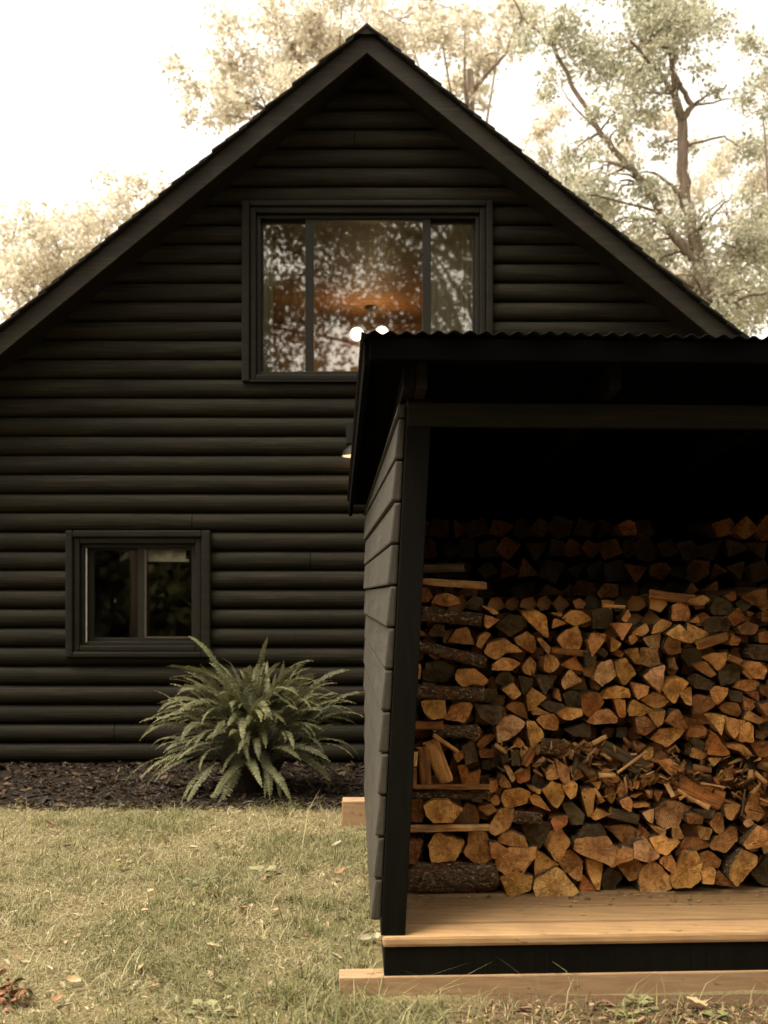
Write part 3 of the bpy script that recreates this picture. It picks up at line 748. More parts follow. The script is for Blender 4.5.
# barn lamp on the wall, half hidden by the shed roof
bc = P(356, 452, 8.98); bl = empty('barn_lamp', (bc.x, WY - .06, bc.z + .1), 'black barn style wall lamp, half hidden behind the shed roof edge', 'lamp')
mb = MB(); mb.lathe([(.118, -.035), (.112, -.03), (.10, .01), (.06, .045), (.032, .06), (.03, .11), (0, .112)], bc, 24); sh = mb.build('lamp_shade', M['lampmetal'], bl, smooth=True)
mb = MB(); mb.lathe([(.113, -.0345), (.104, -.03), (.09, .0), (.05, .03), (0, .034)], bc, 24); mb.build('shade_lining', M['whitepaint'], sh, smooth=True)
mb = MB(); mb.lathe([(.028 * math.sin(math.pi * i / 8), -.005 - .028 * math.cos(math.pi * i / 8)) for i in range(9)], bc, 12); mb.build('bulb', M['bulb'], bl, smooth=True)
mb = MB(); mb.tube([bc + Vector((0, 0, .11)), bc + Vector((0, .02, .16)), bc + Vector((0, .10, .19)), bc + Vector((0, .17, .15))], .011, 8); mb.build('gooseneck', M['lampmetal'], bl, smooth=True)
mb = MB(); q = P(350, 434, WY); mb.box((q.x - .03, WY - .085, q.z - .09), (q.x + .13, WY - .058, q.z + .09)); mb.build('back_plate', M['lampmetal'], bl, bevel=.006)
bp = bpy.data.lights.new('barn_lamp_light', 'POINT'); bp.energy = .35; bp.color = (1, .6, .3); bp.shadow_soft_size = .03
bo = bpy.data.objects.new('barn_lamp_light', bp); C.objects.link(bo); bo.location = bc + Vector((0, 0, -.045))

# ------------------------------------------------------------------ woodshed
YAW = R(2.7); rr = Vector((math.cos(YAW), math.sin(YAW), 0)); dd = Vector((-math.sin(YAW), math.cos(YAW), 0))
O = P(383, 937, 3.97); DZ = O.z; O.z = 0
def S(u, v, z): return O + rr * u + dd * v + Vector((0, 0, z))
DEP = 2.9; WID = 3.2
def lean(v, z):
    t = v / DEP
    return (z - DZ) * .050 * (1 - t) + .062 * t
shed = empty('woodshed', S(0, 0, 0), 'open black timber woodshed with corrugated roof and pale deck', 'woodshed')
def sbox(name, mat, u0, u1, v0, v1, z0, z1, parent=shed, bevel=.003, ln=False, label=None):
    mb = MB()
    L = (lambda v, z: lean(v, z)) if ln else (lambda v, z: 0)
    mb.hexa([S(u + L(v, z), v, z) for z in (z0, z1) for u, v in ((u0, v0), (u1, v0), (u1, v1), (u0, v1))])
    o = mb.build(name, mat, parent, bevel=bevel)
    if label: o['label'] = label
    return o
# deck boards
seams = [0, .165, .365, .53] + [.53 + .155 * i for i in range(1, 16)]
for i in range(len(seams) - 1):
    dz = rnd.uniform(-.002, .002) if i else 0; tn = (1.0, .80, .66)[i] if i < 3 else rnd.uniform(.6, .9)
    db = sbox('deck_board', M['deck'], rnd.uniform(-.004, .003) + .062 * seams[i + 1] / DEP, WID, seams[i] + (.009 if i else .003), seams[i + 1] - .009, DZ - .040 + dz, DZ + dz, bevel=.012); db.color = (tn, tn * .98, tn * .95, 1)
sbox('rim_joist', M['shed'], .004, WID, .012, .05, .046, DZ - .0405)
mb = MB(); mb.hexa([S(u + .062 * v / DEP, v, z) for z in (.046, DZ - .0405) for u, v in ((.004, .051), (.042, .051), (.042, DEP), (.004, DEP))]); mb.build('rim_joist', M['shed'], shed)
sbox('runner', M['runner'], -.155, WID + .2, .004, .10, -.07, .0445, bevel=.005)
pb = P(342, 801, 6.8)
mb = MB(); mb.box((pb.x, 6.78, -.03), (pb.x + 3.4, 6.92, .152)); mb.build('runner', M['runner'], shed, bevel=.006)
# posts
for u0, v0, u1, v1 in ((-.008, .012, .080, .10), (WID - .09, .012, WID, .10), (-.0, DEP - .1, .085, DEP)):
    top = 2.10 - .04 * v0
    sbox('post', M['shed'], u0, u1, v0, v1, DZ + .001, top, ln=True, bevel=.004)
sbox('beam', M['shedbeam'], .088, WID + .02, .006, .044, 2.001, 2.085, bevel=.003)
# side wall of lapped boards
mb = MB(); zb = P(372, 923, 3.97).z; bh = .1495
def board_wall(mb, uf, out, v0, v1, n_, zstart, topf):
    for i in range(n_):
        za = zstart + i * bh + .003; zt = zstart + (i + 1) * bh - .003
        zt0, zt1 = min(zt, topf(v0)), min(zt, topf(v1)); za1 = min(za, topf(v1) - .004)
        if zt0 <= za + .005: break
        j = rnd.uniform(-.003, .003)
        c = []
        for v, a, b in ((v0 + rnd.uniform(0, .006), za, zt0), (v1, za1, max(zt1, za1 + .003))):
            c.append((S(uf(v, a) - out - .010 + j, v, a), S(uf(v, a), v, a), S(uf(v, b), v, b), S(uf(v, b) - out + j, v, b)))
        A, B = c
        mb.hexa([A[0], A[1], B[1], B[0], A[3], A[2], B[2], B[3]])
topf = lambda v: 2.085 - (v / DEP) * .19
board_wall(mb, lambda v, z: lean(v, z) - .0105, .026, .02, DEP, 13, zb, topf)
mb.build('side_wall', M['shedboard'], shed, bevel=.008)
mb = MB()
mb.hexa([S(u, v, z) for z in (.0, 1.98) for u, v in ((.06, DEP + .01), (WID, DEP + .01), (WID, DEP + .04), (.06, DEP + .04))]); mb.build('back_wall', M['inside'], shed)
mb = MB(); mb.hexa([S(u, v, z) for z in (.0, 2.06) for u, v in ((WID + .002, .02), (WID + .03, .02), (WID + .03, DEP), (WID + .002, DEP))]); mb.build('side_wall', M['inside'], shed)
# roof
RV0, RV1 = -.25, 3.05; zf = P(360, 333, 3.72).z; zbk = P(352, 506, 7.0).z + .035
def rz(v): return zf + (zbk - zf) * (v - RV0) / (RV1 - RV0)
U0, U1 = -.085, WID + .12
V = []; n_ = 420; nv = 8; lam = .0535
for j in range(nv + 1):
    v = RV0 + (RV1 - RV0) * j / nv
    for i in range(n_ + 1):
        u = U0 + (U1 - U0) * i / n_
        V.append(S(u, v + (.006 * math.sin(u * 21) if j == 0 else 0), rz(v) + .0062 * math.sin(2 * math.pi * u / lam + .25 * math.sin(u * 2.3)) + .004 * math.sin(u * 3)) )
mb = MB(); mb.v = V
mb.f = [[j * (n_ + 1) + i, j * (n_ + 1) + i + 1, (j + 1) * (n_ + 1) + i + 1, (j + 1) * (n_ + 1) + i] for j in range(nv) for i in range(n_)]; mb.m = [0] * len(mb.f)
ro = mb.build('roof', M['metal'], shed, smooth=True); md = ro.modifiers.new('sheet', 'SOLIDIFY'); md.thickness = .003
def sloped(name, mat, u0, u1, v0, v1, t0, t1, bevel=.003):      # piece following the roof slope, t below the roof line
    mb = MB(); mb.hexa([S(u, v, rz(v) - t) for t in (t1, t0) for u, v in ((u0, v0), (u1, v0), (u1, v1), (u0, v1))])
    return mb.build(name, mat, shed, bevel=bevel)
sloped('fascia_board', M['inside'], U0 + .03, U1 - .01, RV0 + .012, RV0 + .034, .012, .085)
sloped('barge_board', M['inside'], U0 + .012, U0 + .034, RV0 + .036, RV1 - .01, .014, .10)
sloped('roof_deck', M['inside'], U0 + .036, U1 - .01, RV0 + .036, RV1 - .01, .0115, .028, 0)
for k in range(5):
    u = .064 + k * .715
    sloped('rafter', M['shed'], u, u + .040, -.135, DEP + .05, .062, .15)
    if k == 0: sloped('rafter', M['shedbeam'], u + .043, u + .083, -.130, DEP + .05, .062, .15)
# ------------------------------------------------------------------ firewood, read log by log off the photograph
TONE = {'p': (.72, .43, .185), 'o': (.64, .340, .112), 'b': (.32, .148, .048), 'g': (.115, .088, .046), 'r': (.47, .190, .058)}
TWORD = {'p': 'pale', 'o': 'tan', 'b': 'brown', 'g': 'dark grey', 'r': 'rust red', 'k': 'bark covered'}
LOGS = """
A0 xp 45,105 685,95 62
A0 b 35,210 150,215 105,370 35,375
A0 o 205,240 265,145 475,215 405,350 230,357
A0 o 525,140 650,145 685,240 715,335 620,368 540,345 485,290 520,215
A0 xk 20,500 755,495 250
A1 o -51,215 20,225 105,285 0,345 -30,330
A1 p -50,125 -30,50 30,-40 135,-50 125,30 95,100 0,150
A1 o 20,210 60,150 130,130 230,170 240,240 130,240
A1 g 215,80 300,50 420,60 430,110 350,250 320,265 250,180
A1 o 20,340 110,265 305,255 290,340 215,455 90,465 15,420
A1 o 320,280 490,385 350,500 315,480
A1 o 45,510 140,470 280,485 270,590 110,650 85,600
A1 p 320,520 480,410 530,460 645,605 600,640 380,660 320,630
A1 o 420,260 450,170 520,110 590,215 510,355 480,350
A1 o 505,360 545,290 600,275 700,370 690,395 560,450
A1 p 575,455 695,395 680,520 640,510
A1 r 440,30 570,10 560,70 480,125 455,80
A2 o -64,270 -55,190 190,180 255,280 195,380 0,310
A2 g -40,175 10,80 130,70 185,172
A2 o 25,350 150,390 125,585 90,570 35,450
A2 r -4,480 100,590 40,632 -30,615 -25,560
A2 b 170,90 330,75 440,120 380,260 300,200 230,130
A2 r 445,65 530,150 505,185 430,195
A2 p 400,220 500,195 600,320 560,350 490,365 410,335
A2 o 205,380 260,300 310,245 390,275 395,345 280,380 235,415
A2 o 275,405 320,370 430,360 470,410 420,490 360,515 340,480
A2 g 150,480 200,420 270,450 300,500 250,560 245,630 190,635 160,590
A2 o 450,500 480,420 540,370 600,400 690,500 690,575 620,600 455,600
A2 o 530,185 640,150 680,200 768,205 660,310 590,280
A2 p 545,85 655,110 640,165 570,120
A2 o 600,370 620,330 700,320 735,380 730,460 690,445
A3 o 100,300 190,295 225,350 230,500 150,560 30,570 0,500 60,430 80,350
A3 p 0,90 50,70 95,170 60,185 10,190
A3 b 40,310 100,190 200,175 300,235 200,270 60,315
A3 p 205,85 320,105 290,190 225,175
A3 o 300,60 350,-20 400,-30 420,110 385,145 330,100
A3 o 310,230 350,180 500,100 520,180 430,290 330,260
A3 o 575,220 680,85 768,130 800,200 768,240 650,255 620,265
A3 o 240,310 290,290 330,300 390,360 370,410 300,430 240,430
A3 o 240,450 350,440 330,545 250,540
A3 b 360,450 380,440 460,520 500,560 350,545
A3 o 455,470 480,390 570,280 685,340 680,390 520,545 470,500
A3 g 640,460 768,330 830,400 810,550 720,550
B0 xp 90,195 85,305 42
B0 xb 85,330 85,480 40
B0 xb 150,160 180,470 105
B0 xo 215,110 340,440 135
B0 xo 240,60 430,190 36
B0 o 400,215 470,175 505,210 430,275
B0 r 440,310 500,295 520,370 600,330 590,450 480,460 460,400
B0 g 470,150 560,110 590,260 500,290
B0 xb 100,475 680,475 46
B0 xk 60,540 680,545 66
B0 b 50,580 150,585 165,680 140,750 50,740
B0 o 170,630 210,590 330,580 450,645 380,750 240,755 190,700
B0 b 420,720 500,610 580,650 590,760 420,790
B0 o 690,430 768,420 740,500 690,520
B0 b 600,640 700,610 745,660 670,700
B0 r 580,130 640,70 745,50 690,110 620,170
B0 b 600,180 700,180 720,230 620,240
B0 g 700,140 768,110 800,300 700,300
B1 o -46,580 0,530 35,580 20,610 -10,620
B1 p 20,110 10,-14 80,-84 140,-94 230,-34 170,40 110,80
B1 o 250,-54 310,-40 385,45 370,90 285,155 260,60
B1 o 140,140 180,80 230,130 190,160
B1 p 190,195 205,130 265,165 215,270
B1 xg 60,160 80,280 66
B1 xg 150,180 160,300 76
B1 p 65,305 110,310 155,400 125,430
B1 r 160,370 200,340 265,330 270,410 200,440 170,430
B1 o 30,430 60,380 110,440 120,475 40,475
B1 g 290,420 330,330 390,430 380,470 290,450
B1 xr 300,180 230,300 66
B1 xk 370,150 680,190 125
B1 o 680,180 690,110 770,125 760,180 735,210
B1 o 400,370 470,300 500,400 450,415 410,410
B1 o 485,260 580,320 590,430 545,440 500,380
B1 p 585,310 640,300 705,385 620,420
B1 xg 650,290 780,370 60
B1 o 380,500 450,430 530,470 540,560 490,640 460,620
B1 o 530,470 610,425 655,460 640,540 595,565
B1 o 50,560 75,500 190,485 270,520 235,600 80,645
B1 o 260,475 360,490 355,530 330,525
B1 o 270,560 310,530 350,550 430,660 300,610
B1 xk 140,720 370,735 95
B1 g 540,610 620,610 700,690 690,768 600,768
B2 o -15,520 10,490 95,500 75,600 65,700 30,690
B2 xp 75,125 180,70 38
B2 xg 160,150 540,330 105
B2 xp 270,360 500,190 24
B2 o 430,230 550,160 540,240 470,260
B2 b 0,280 120,390 60,420 0,350
B2 o 60,430 140,430 115,500
B2 o 150,340 200,330 280,400 270,430 200,460 150,410
B2 o 165,490 230,470 260,540 220,600 180,560
B2 o 270,500 300,420 350,530 290,565
B2 o 320,390 380,430 390,510 340,460
B2 o 400,410 445,430 430,490 400,480
B2 o 290,580 360,550 385,590 375,670 310,630
B2 o 390,610 500,600 530,625 400,640
B2 o 370,540 480,515 410,560
B2 p 490,500 560,500 540,570
B2 b 560,510 630,510 590,590
B2 xp 665,450 715,550 44
B2 o 560,360 620,370 630,440 560,430
B2 xb 450,390 560,380 30
B2 p 470,680 555,650 550,768 510,740
B2 xg 215,680 440,740 88
B2 o 60,710 100,650 200,690 90,740
B2 b 90,580 150,570 110,620
B2 b 420,0 570,0 480,60
B2 o 550,90 610,15 760,-5 800,20 760,70 670,145
B2 b 350,120 480,140 430,200
B2 b 560,230 640,195 680,240 600,280
B2 o 600,280 700,250 750,340 700,380
B3 p -140,690 -90,610 20,590 150,640 85,700 50,775 -50,800 -115,755
B3 b 120,60 150,0 270,10 270,50 200,75
B3 g 150,100 200,80 260,120 250,180 200,170
B3 r 290,180 350,60 455,200 420,220 290,210
B3 o 150,230 170,160 285,210 230,250
B3 p 290,240 400,240 330,310
B3 o 450,160 480,140 560,135 630,200 600,250 560,190
B3 b 630,130 768,110 790,160 768,230 700,230
B3 xr 60,430 410,590 170
B3 xp 50,490 300,640 52
B3 xg 80,330 320,420 74
B3 o 400,350 450,330 490,380 440,400
B3 o 540,400 600,430 700,480 620,490 560,460
B3 xp 640,340 632,410 46
B3 xo 670,360 760,440 40
B3 xp 230,440 430,475 17
B3 xp 420,415 490,410 15
B3 xg 560,700 585,500 16
B3 o 585,650 620,570 640,520 700,530 690,600 730,680 680,740 620,720
B3 o 415,640 550,620 480,740 440,720
B3 b 120,700 180,680 250,720 240,768 130,760
B3 o 700,600 768,560 800,600 740,630
B3 p 570,760 610,720 655,760 600,800
B3 g 180,660 340,660 330,720 250,720
C0 xk 110,45 655,180 96
C0 o 95,190 135,200 130,310 90,300
C0 g 150,260 190,190 300,170 380,230 390,290 330,330 190,330 155,300
C0 o 415,310 430,240 560,235 670,320 640,360 560,350 480,375
C0 xk 70,415 640,440 112
C0 o 150,500 200,490 320,490 325,610 220,625 165,580
C0 o 330,630 385,540 460,505 540,520 520,600 480,655 430,640
C0 g 565,510 620,530 768,535 768,640 700,670 620,620
C0 g 650,400 730,390 760,470 700,500 650,490
C0 xb 65,690 310,680 76
C0 xk 230,730 600,735 100
C1 o -90,90 -40,30 60,0 110,25 200,95 70,100 10,155 -70,120
C1 o 155,-14 250,-60 300,-24 318,70 290,97 175,35
C1 p 330,-10 365,-15 435,60 415,110 370,50
C1 o 485,-10 560,-70 650,-100 690,0 660,70 560,70 510,30
C1 xb 450,85 750,110 52
C1 o -20,190 60,145 130,155 190,190 120,240 -30,235
C1 o 210,210 280,135 320,190 300,285 225,260
C1 o 380,235 400,120 460,130 510,190 470,240 430,255
C1 r 520,200 640,130 690,245 600,230
C1 g 0,330 30,270 90,250 140,300 130,360 80,380
C1 o 55,400 140,350 200,430 140,475
C1 g 185,290 300,310 280,400 220,435
C1 g 315,285 490,290 390,435
C1 p 535,370 530,320 590,240 690,330 640,350 550,395
C1 o 250,440 290,390 400,460 310,540 260,565
C1 o 470,460 500,390 525,490
C1 g 540,440 590,410 670,430 670,540 570,530
C1 o 280,575 320,535 430,590 300,600
C1 g 360,520 420,490 540,520 500,580 430,570
C1 o 500,590 570,545 680,555 690,600 600,640 540,630
C1 b 80,540 130,500 220,510 250,630 180,600
C1 b 0,530 70,540 80,610 0,610
C1 o 330,640 360,610 460,595 500,650 490,720 390,705
C1 g 560,720 690,670 750,680 750,768 640,768
C2 r -15,450 60,420 120,440 150,500 110,560 60,610 0,580 -10,520
C2 o 35,0 60,-50 170,-40 150,20 70,130
C2 g 0,100 100,130 80,200 20,220
C2 g 110,100 150,60 190,100 170,140
C2 o 215,90 220,-20 270,10 300,30 260,80
C2 b 240,120 290,85 320,110 300,140
C2 o 340,100 430,65 445,190 420,190
C2 p 450,150 460,70 590,60 585,130 605,185 540,215 450,185
C2 p 90,280 130,190 210,160 255,285 150,360 90,310
C2 o 245,180 330,150 420,270 320,355 270,280
C2 p 480,290 560,225 640,210 630,330 610,410 540,350
C2 o 150,465 200,390 270,370 350,390 370,455
C2 o 390,350 520,375 500,440 430,475
C2 o 460,480 560,420 690,470 640,530 560,545
C2 r 240,475 330,490 330,610 280,615
C2 o 355,560 390,480 540,560 460,605 370,605
C2 o 30,655 120,570 200,560 260,620 255,660 100,670
C2 p 415,620 500,615 570,700 500,760 440,745
C2 o 520,590 650,570 630,660 590,695
C2 o 650,650 720,570 755,565 820,700 740,695
C2 p 475,-15 560,-40 610,-60 600,60 530,60
C2 b 640,50 680,-20 768,-10 768,100 680,110
C2 p 710,230 720,140 755,240
C3 o -70,400 -20,330 60,310 130,345 60,430 30,500 -10,480
C3 o 65,430 150,380 155,520 110,510
C3 g 80,130 110,70 220,70 230,180 150,210
C3 o 250,140 330,110 425,105 420,190 370,245 320,190
C3 b 170,200 270,180 345,270 310,300 230,250
C3 g 370,250 430,200 540,200 535,330 400,360
C3 xb 460,140 560,180 56
C3 o 580,210 620,180 700,180 760,240 730,310 660,300
C3 g 610,100 660,40 768,50 790,160 650,150
C3 o 510,380 550,330 640,320 695,340 680,390 600,410
C3 xb 580,250 640,310 36
C3 g 180,340 220,280 340,350 300,400 190,380
C3 o 310,390 360,370 445,395 430,450 365,515 320,460
C3 b 175,460 230,440 310,470 340,520 250,580 180,590
C3 g 450,400 560,420 560,500 470,480
C3 o 570,460 640,480 690,510 620,570 590,590
C3 b 610,430 690,410 695,490
C3 b 390,540 440,500 520,510 545,570 520,610 420,580
C3 o 580,630 620,570 745,640 690,670
C3 p 275,600 430,610 395,760 350,690
C3 o 435,620 580,650 540,720 500,785 460,740
C3 o 550,690 610,660 650,690 650,810 540,810
C3 b 90,620 200,640 280,720 250,780 130,790
C3 g 690,680 768,650 800,700 768,740 720,730
C3 b 705,380 790,370 800,450 720,440
C3 b 700,520 790,500 790,620 740,590
C3 xb 210,40 450,-30 80
C3 o 465,40 480,-40 550,-10 530,40
D0 xp 150,235 655,270 62
D0 xg 140,130 480,125 70
D0 b 130,290 190,290 225,360 180,400 130,390
D0 o 230,410 270,345 350,330 430,370 445,410 340,430
D0 g 470,440 560,350 630,380 610,470
D0 xk 110,490 620,545 110
D0 o 630,435 700,445 760,490 720,500
D0 o 640,580 650,505 760,545 670,610
D0 b 100,600 190,665 100,670
D0 g 200,640 250,580 320,590 320,670 210,670
D0 o 360,715 420,625 505,605 555,735
D0 o 580,740 600,680 650,645 690,660 620,768
D1 g 10,590 100,510 230,520 240,600 110,670
D1 o 210,490 330,480 400,520 415,660 390,675 270,560
D1 o 530,530 600,470 690,475 760,540 630,590
D1 o 440,485 530,485 520,520
D1 o 450,610 470,530 560,570
D2 g 70,470 220,450 240,600 80,610
D2 xo 160,430 330,440 28
D2 o 300,540 350,460 375,510 340,565
D2 o 225,570 380,575 310,700
D2 o 360,680 400,650 430,700 380,745
D2 o 390,650 490,570 520,630 470,670
D2 o 540,650 560,590 620,540 710,570 640,630
D3 o 5,430 50,410 120,430 145,500 130,545 5,540
D3 p -40,650 60,580 120,640 150,725 0,680
D3 o 130,570 290,650 150,725 125,640
D3 o 145,560 205,510 225,570
D3 xb -170,335 190,380 80
D3 o 130,390 250,345 305,380 250,420 180,420
D3 g 315,440 370,360 450,400 480,490 330,500
D3 b 430,350 500,310 515,380 470,390
D3 b 450,520 530,450 590,530 500,590
D3 g 250,570 330,520 450,530 450,620 280,640
D3 b 560,360 640,320 750,300 740,430 640,420
D3 b 530,600 610,560 690,590 660,660 550,650
D3 b 600,470 660,490 620,520
D3 b 720,490 768,470 790,560 720,550
D3 b 690,650 768,640 790,720 700,720
"""
X0 = [404, 496, 584, 672]; Y0 = {'A': 816, 'B': 728, 'C': 640, 'D': 552}
FV = .535                                # depth of the stack face behind the deck edge
def onface(px, py, v):
    """world point on the stack's face (vertical plane at depth v in the shed) seen at a pixel"""
    d = Vector(((px - CX) / F, 1, (HZ - py) / F)); c = Vector((0, 0, EYE))
    p0 = S(0, v, 0); t = (p0 - c).dot(dd) / d.dot(dd); return c + d * t
INFO = []                                # for the labels
def polyarea(p): return .5 * sum(p[i][0] * p[(i + 1) % len(p)][1] - p[(i + 1) % len(p)][0] * p[i][1] for i in range(len(p)))
def make_end_log(tone, pts, v, length=.40, grow=1.0, shade=1.0):
    w3 = [onface(x, y, v) for x, y in pts]
    uz = [((q - O).dot(rr), q.z) for q in w3]
    if polyarea(uz) < 0: uz.reverse()
    n0 = len(uz); cu = sum(a for a, b in uz) / n0; cz = sum(b for a, b in uz) / n0
    A = abs(polyarea(uz))
    # fine outline: subdivide, soften the corners, roughen
    fine = []
    for i in range(n0):
        a, b = uz[i], uz[(i + 1) % n0]; L = math.hypot(b[0] - a[0], b[1] - a[1]); k = max(2, int(L / .009))
        for j in range(k): t = j / k; fine.append([a[0] + (b[0] - a[0]) * t, a[1] + (b[1] - a[1]) * t])
    for _ in range(1):
        fine = [[.72 * fine[i][0] + .14 * (fine[i - 1][0] + fine[(i + 1) % len(fine)][0]), .72 * fine[i][1] + .14 * (fine[i - 1][1] + fine[(i + 1) % len(fine)][1])] for i in range(len(fine))]
    sd = rnd.uniform(0, 90)
    for q in fine:
        a = 1.02 * grow + .085 * noise.noise(Vector((q[0] * 40, q[1] * 40, sd))) + .075 * noise.noise(Vector((q[0] * 120, q[1] * 120, sd)))
        q[0] = cu + (q[0] - cu) * a; q[1] = cz + (q[1] - cz) * a
    # pith: sharpest corner of a wedge, else a point off the middle
    best = None
    for i in range(n0):
        a = Vector((uz[i - 1][0] - uz[i][0], uz[i - 1][1] - uz[i][1])); b = Vector((uz[(i + 1) % n0][0] - uz[i][0], uz[(i + 1) % n0][1] - uz[i][1]))
        an = a.angle(b, 3)
        if best is None or an < best[0]: best = (an, i)
    size = math.sqrt(A)
    if best[0] < 1.5 and n0 <= 6: pith = uz[best[1]]
    else: pith = (cu + rnd.uniform(-.3, .3) * size, cz + rnd.uniform(-.3, .3) * size)
    org = S(pith[0], v, pith[1]); m = len(fine)
    yaw, pit = rnd.gauss(0, .035), rnd.gauss(0, .03)
    slant = (rnd.gauss(0, .10), rnd.gauss(0, .08))
    rings = [(0.0, 1.0), (.007, 1.025), (length * .3, 1.03), (length * .7, 1.0), (length, .98)]
    V = []
    for d, s in rings:
        for i, q in enumerate(fine):
            u = cu + (q[0] - cu) * s; z = cz + (q[1] - cz) * s
            f = 1 + (.03 * noise.noise(Vector((u * 20, z * 20, d * 9 + sd))) if d > .02 else 0)
            u = cu + (u - cu) * f + yaw * d; z = cz + (z - cz) * f + pit * d
            dep = d + ((u - cu) * slant[0] + (z - cz) * slant[1] if d < .05 else 0)
            V.append(S(u, v + dep, z) - org)
    md_ = max(math.hypot(q[0] - pith[0], q[1] - pith[1]) for q in fine)
    Fq = []; mi = []
    for k in range(len(rings) - 1):
        for i in range(m):
            j = (i + 1) % m; Fq.append((k * m + i, k * m + j, (k + 1) * m + j, (k + 1) * m + i))
            dist = math.hypot(fine[i][0] - pith[0], fine[i][1] - pith[1]); mi.append(0 if dist > .70 * md_ else 1)
    Fq.append(tuple((len(rings) - 1) * m + i for i in range(m))); mi.append(1)
    me = bpy.data.meshes.new('firewood_log'); me.from_pydata(V, [], Fq); me.materials.append(M['bark']); me.materials.append(M['split'])
    me.polygons.foreach_set('material_index', mi); me.polygons.foreach_set('use_smooth', [True] * len(Fq))
    o = link('firewood_log', me, None, org)
    # cut end: centre + inner ring, slightly rough
    E = [V[i].copy() for i in range(m)]; c = S(cu, v, cz) - org
    for s in (.72, .4):
        for i in range(m): E.append(c + (V[i] - c) * s + dd * (rnd.uniform(-.0016, .0016)))
    E.append(c)
    Ef = []
    for k in range(2):
        for i in range(m): j = (i + 1) % m; Ef.append((k * m + j, k * m + i, (k + 1) * m + i, (k + 1) * m + j))
    for i in range(m): Ef.append((2 * m + (i + 1) % m, 2 * m + i, 3 * m))
    me = bpy.data.meshes.new('cut_end'); me.from_pydata(E, [], Ef); me.materials.append(M['end'])
    e = link('cut_end', me, o)
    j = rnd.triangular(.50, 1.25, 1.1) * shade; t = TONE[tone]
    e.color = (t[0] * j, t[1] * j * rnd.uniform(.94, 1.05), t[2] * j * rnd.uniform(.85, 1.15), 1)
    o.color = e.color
    INFO.append(dict(o=o, kind='end', tone=tone, n=n0, ang=best[0], A=A, c=(sum(p[0] for p in pts) / len(pts), sum(p[1] for p in pts) / len(pts)),
                     asp=aspect(uz), v=v))
    return o
def aspect(p):
    cx = sum(a for a, b in p) / len(p); cy = sum(b for a, b in p) / len(p)
    sxx = sum((a - cx) ** 2 for a, b in p); syy = sum((b - cy) ** 2 for a, b in p); sxy = sum((a - cx) * (b - cy) for a, b in p)
    t = sxx + syy; d = math.sqrt(max(0, (sxx - syy) ** 2 / 4 + sxy ** 2)); return math.sqrt((t / 2 + d) / max(1e-9, t / 2 - d))
def make_side_log(tone, a, b, th, v):
    """piece lying across the stack, its long side towards the viewer"""
    A, B = onface(*a, v), onface(*b, v); r = th / 2 / F * A.y
    ax = (B - A).normalized(); L = (B - A).length
    org = (A + B) / 2 + dd * (r * .75)
    up = (Vector((0, 0, 1)) - ax * ax.z).normalized() if abs(ax.z) < .9 else (rr - ax * rr.dot(ax)).normalized()
    dp = ax.cross(up).normalized()
    if dp.dot(dd) < 0: dp = -dp
    bark = tone == 'k'; n_ = 26; k = max(6, int(L / .010)); bend = rnd.uniform(-.16, .16) * min(1, 6 * r); tp = rnd.uniform(-.22, .22); sd = rnd.uniform(0, 99)
    flat = not bark and r < .02
    V = []; 
    for i in range(k + 1):
        t = i / k - .5
        for j in range(n_):
            an = 2 * math.pi * j / n_; cu_, cv_ = math.cos(an), math.sin(an)
            if not bark:     # faceted split piece
                e = 4.0; q = (abs(cu_) ** e + abs(cv_) ** e) ** (-1 / e) * .92; cu_ *= q; cv_ *= q
            f = 1 + tp * t + (.15 if bark else .20) * noise.noise(Vector((t * L * 9, cu_ * 1.6 + sd, cv_ * 1.6))) + (.14 if bark else .06) * noise.noise(Vector((t * L * (45 if bark else 16), cu_ * 5 + sd, cv_ * 5))) + (.07 if bark else .0) * noise.noise(Vector((t * L * 110, cu_ * 12 + sd, cv_ * 12)))
            end = 1.0 if 0 < i < k else .94
            V.append((t * L + (rnd.uniform(-.004, .004) if i in (0, k) else 0), cv_ * r * f * .75 * end, cu_ * r * f * end + bend * r * (1 - 4 * t * t) * 2))
    Fq = [(i * n_ + j, i * n_ + (j + 1) % n_, (i + 1) * n_ + (j + 1) % n_, (i + 1) * n_ + j) for i in range(k) for j in range(n_)]
    thin = th < 6.3
    nm = 'wood_splinter' if thin else 'firewood_log'
    me = bpy.data.meshes.new(nm); me.from_pydata(V, [], Fq); me.materials.append(M['bark'] if bark else M['splitx'])
    me.polygons.foreach_set('use_smooth', [True] * len(Fq))
    bm = bmesh.new(); bm.from_mesh(me); bmesh.ops.recalc_face_normals(bm, faces=bm.faces); bm.to_mesh(me); bm.free()
    o = link(nm, me, None, org)
    o.rotation_euler = Matrix((ax, dp, up)).transposed().to_euler()
    j = rnd.uniform(.85, 1.1); t = TONE.get(tone, (.3, .17, .07)); o.color = (t[0] * j, t[1] * j, t[2] * j, 1)
    for s in (0, k):
        E = [Vector(V[s * n_ + i]) for i in range(n_)]; c = sum(E, Vector()) / n_
        me = bpy.data.meshes.new('cut_end'); me.from_pydata(E + [c], [], [(i, (i + 1) % n_, n_) if s else ((i + 1) % n_, i, n_) for i in range(n_)]); me.materials.append(M['end'])
        e = link('cut_end', me, o); t2 = TONE['o']; e.color = (*t2, 1)
    INFO.append(dict(o=o, kind='thin' if thin else 'side', tone=tone, n=0, ang=abs(math.degrees(math.asin(max(-1, min(1, ax.z))))), A=L * r * 2,
                     c=((a[0] + b[0]) / 2, (a[1] + b[1]) / 2), asp=L / r / 2, v=v))
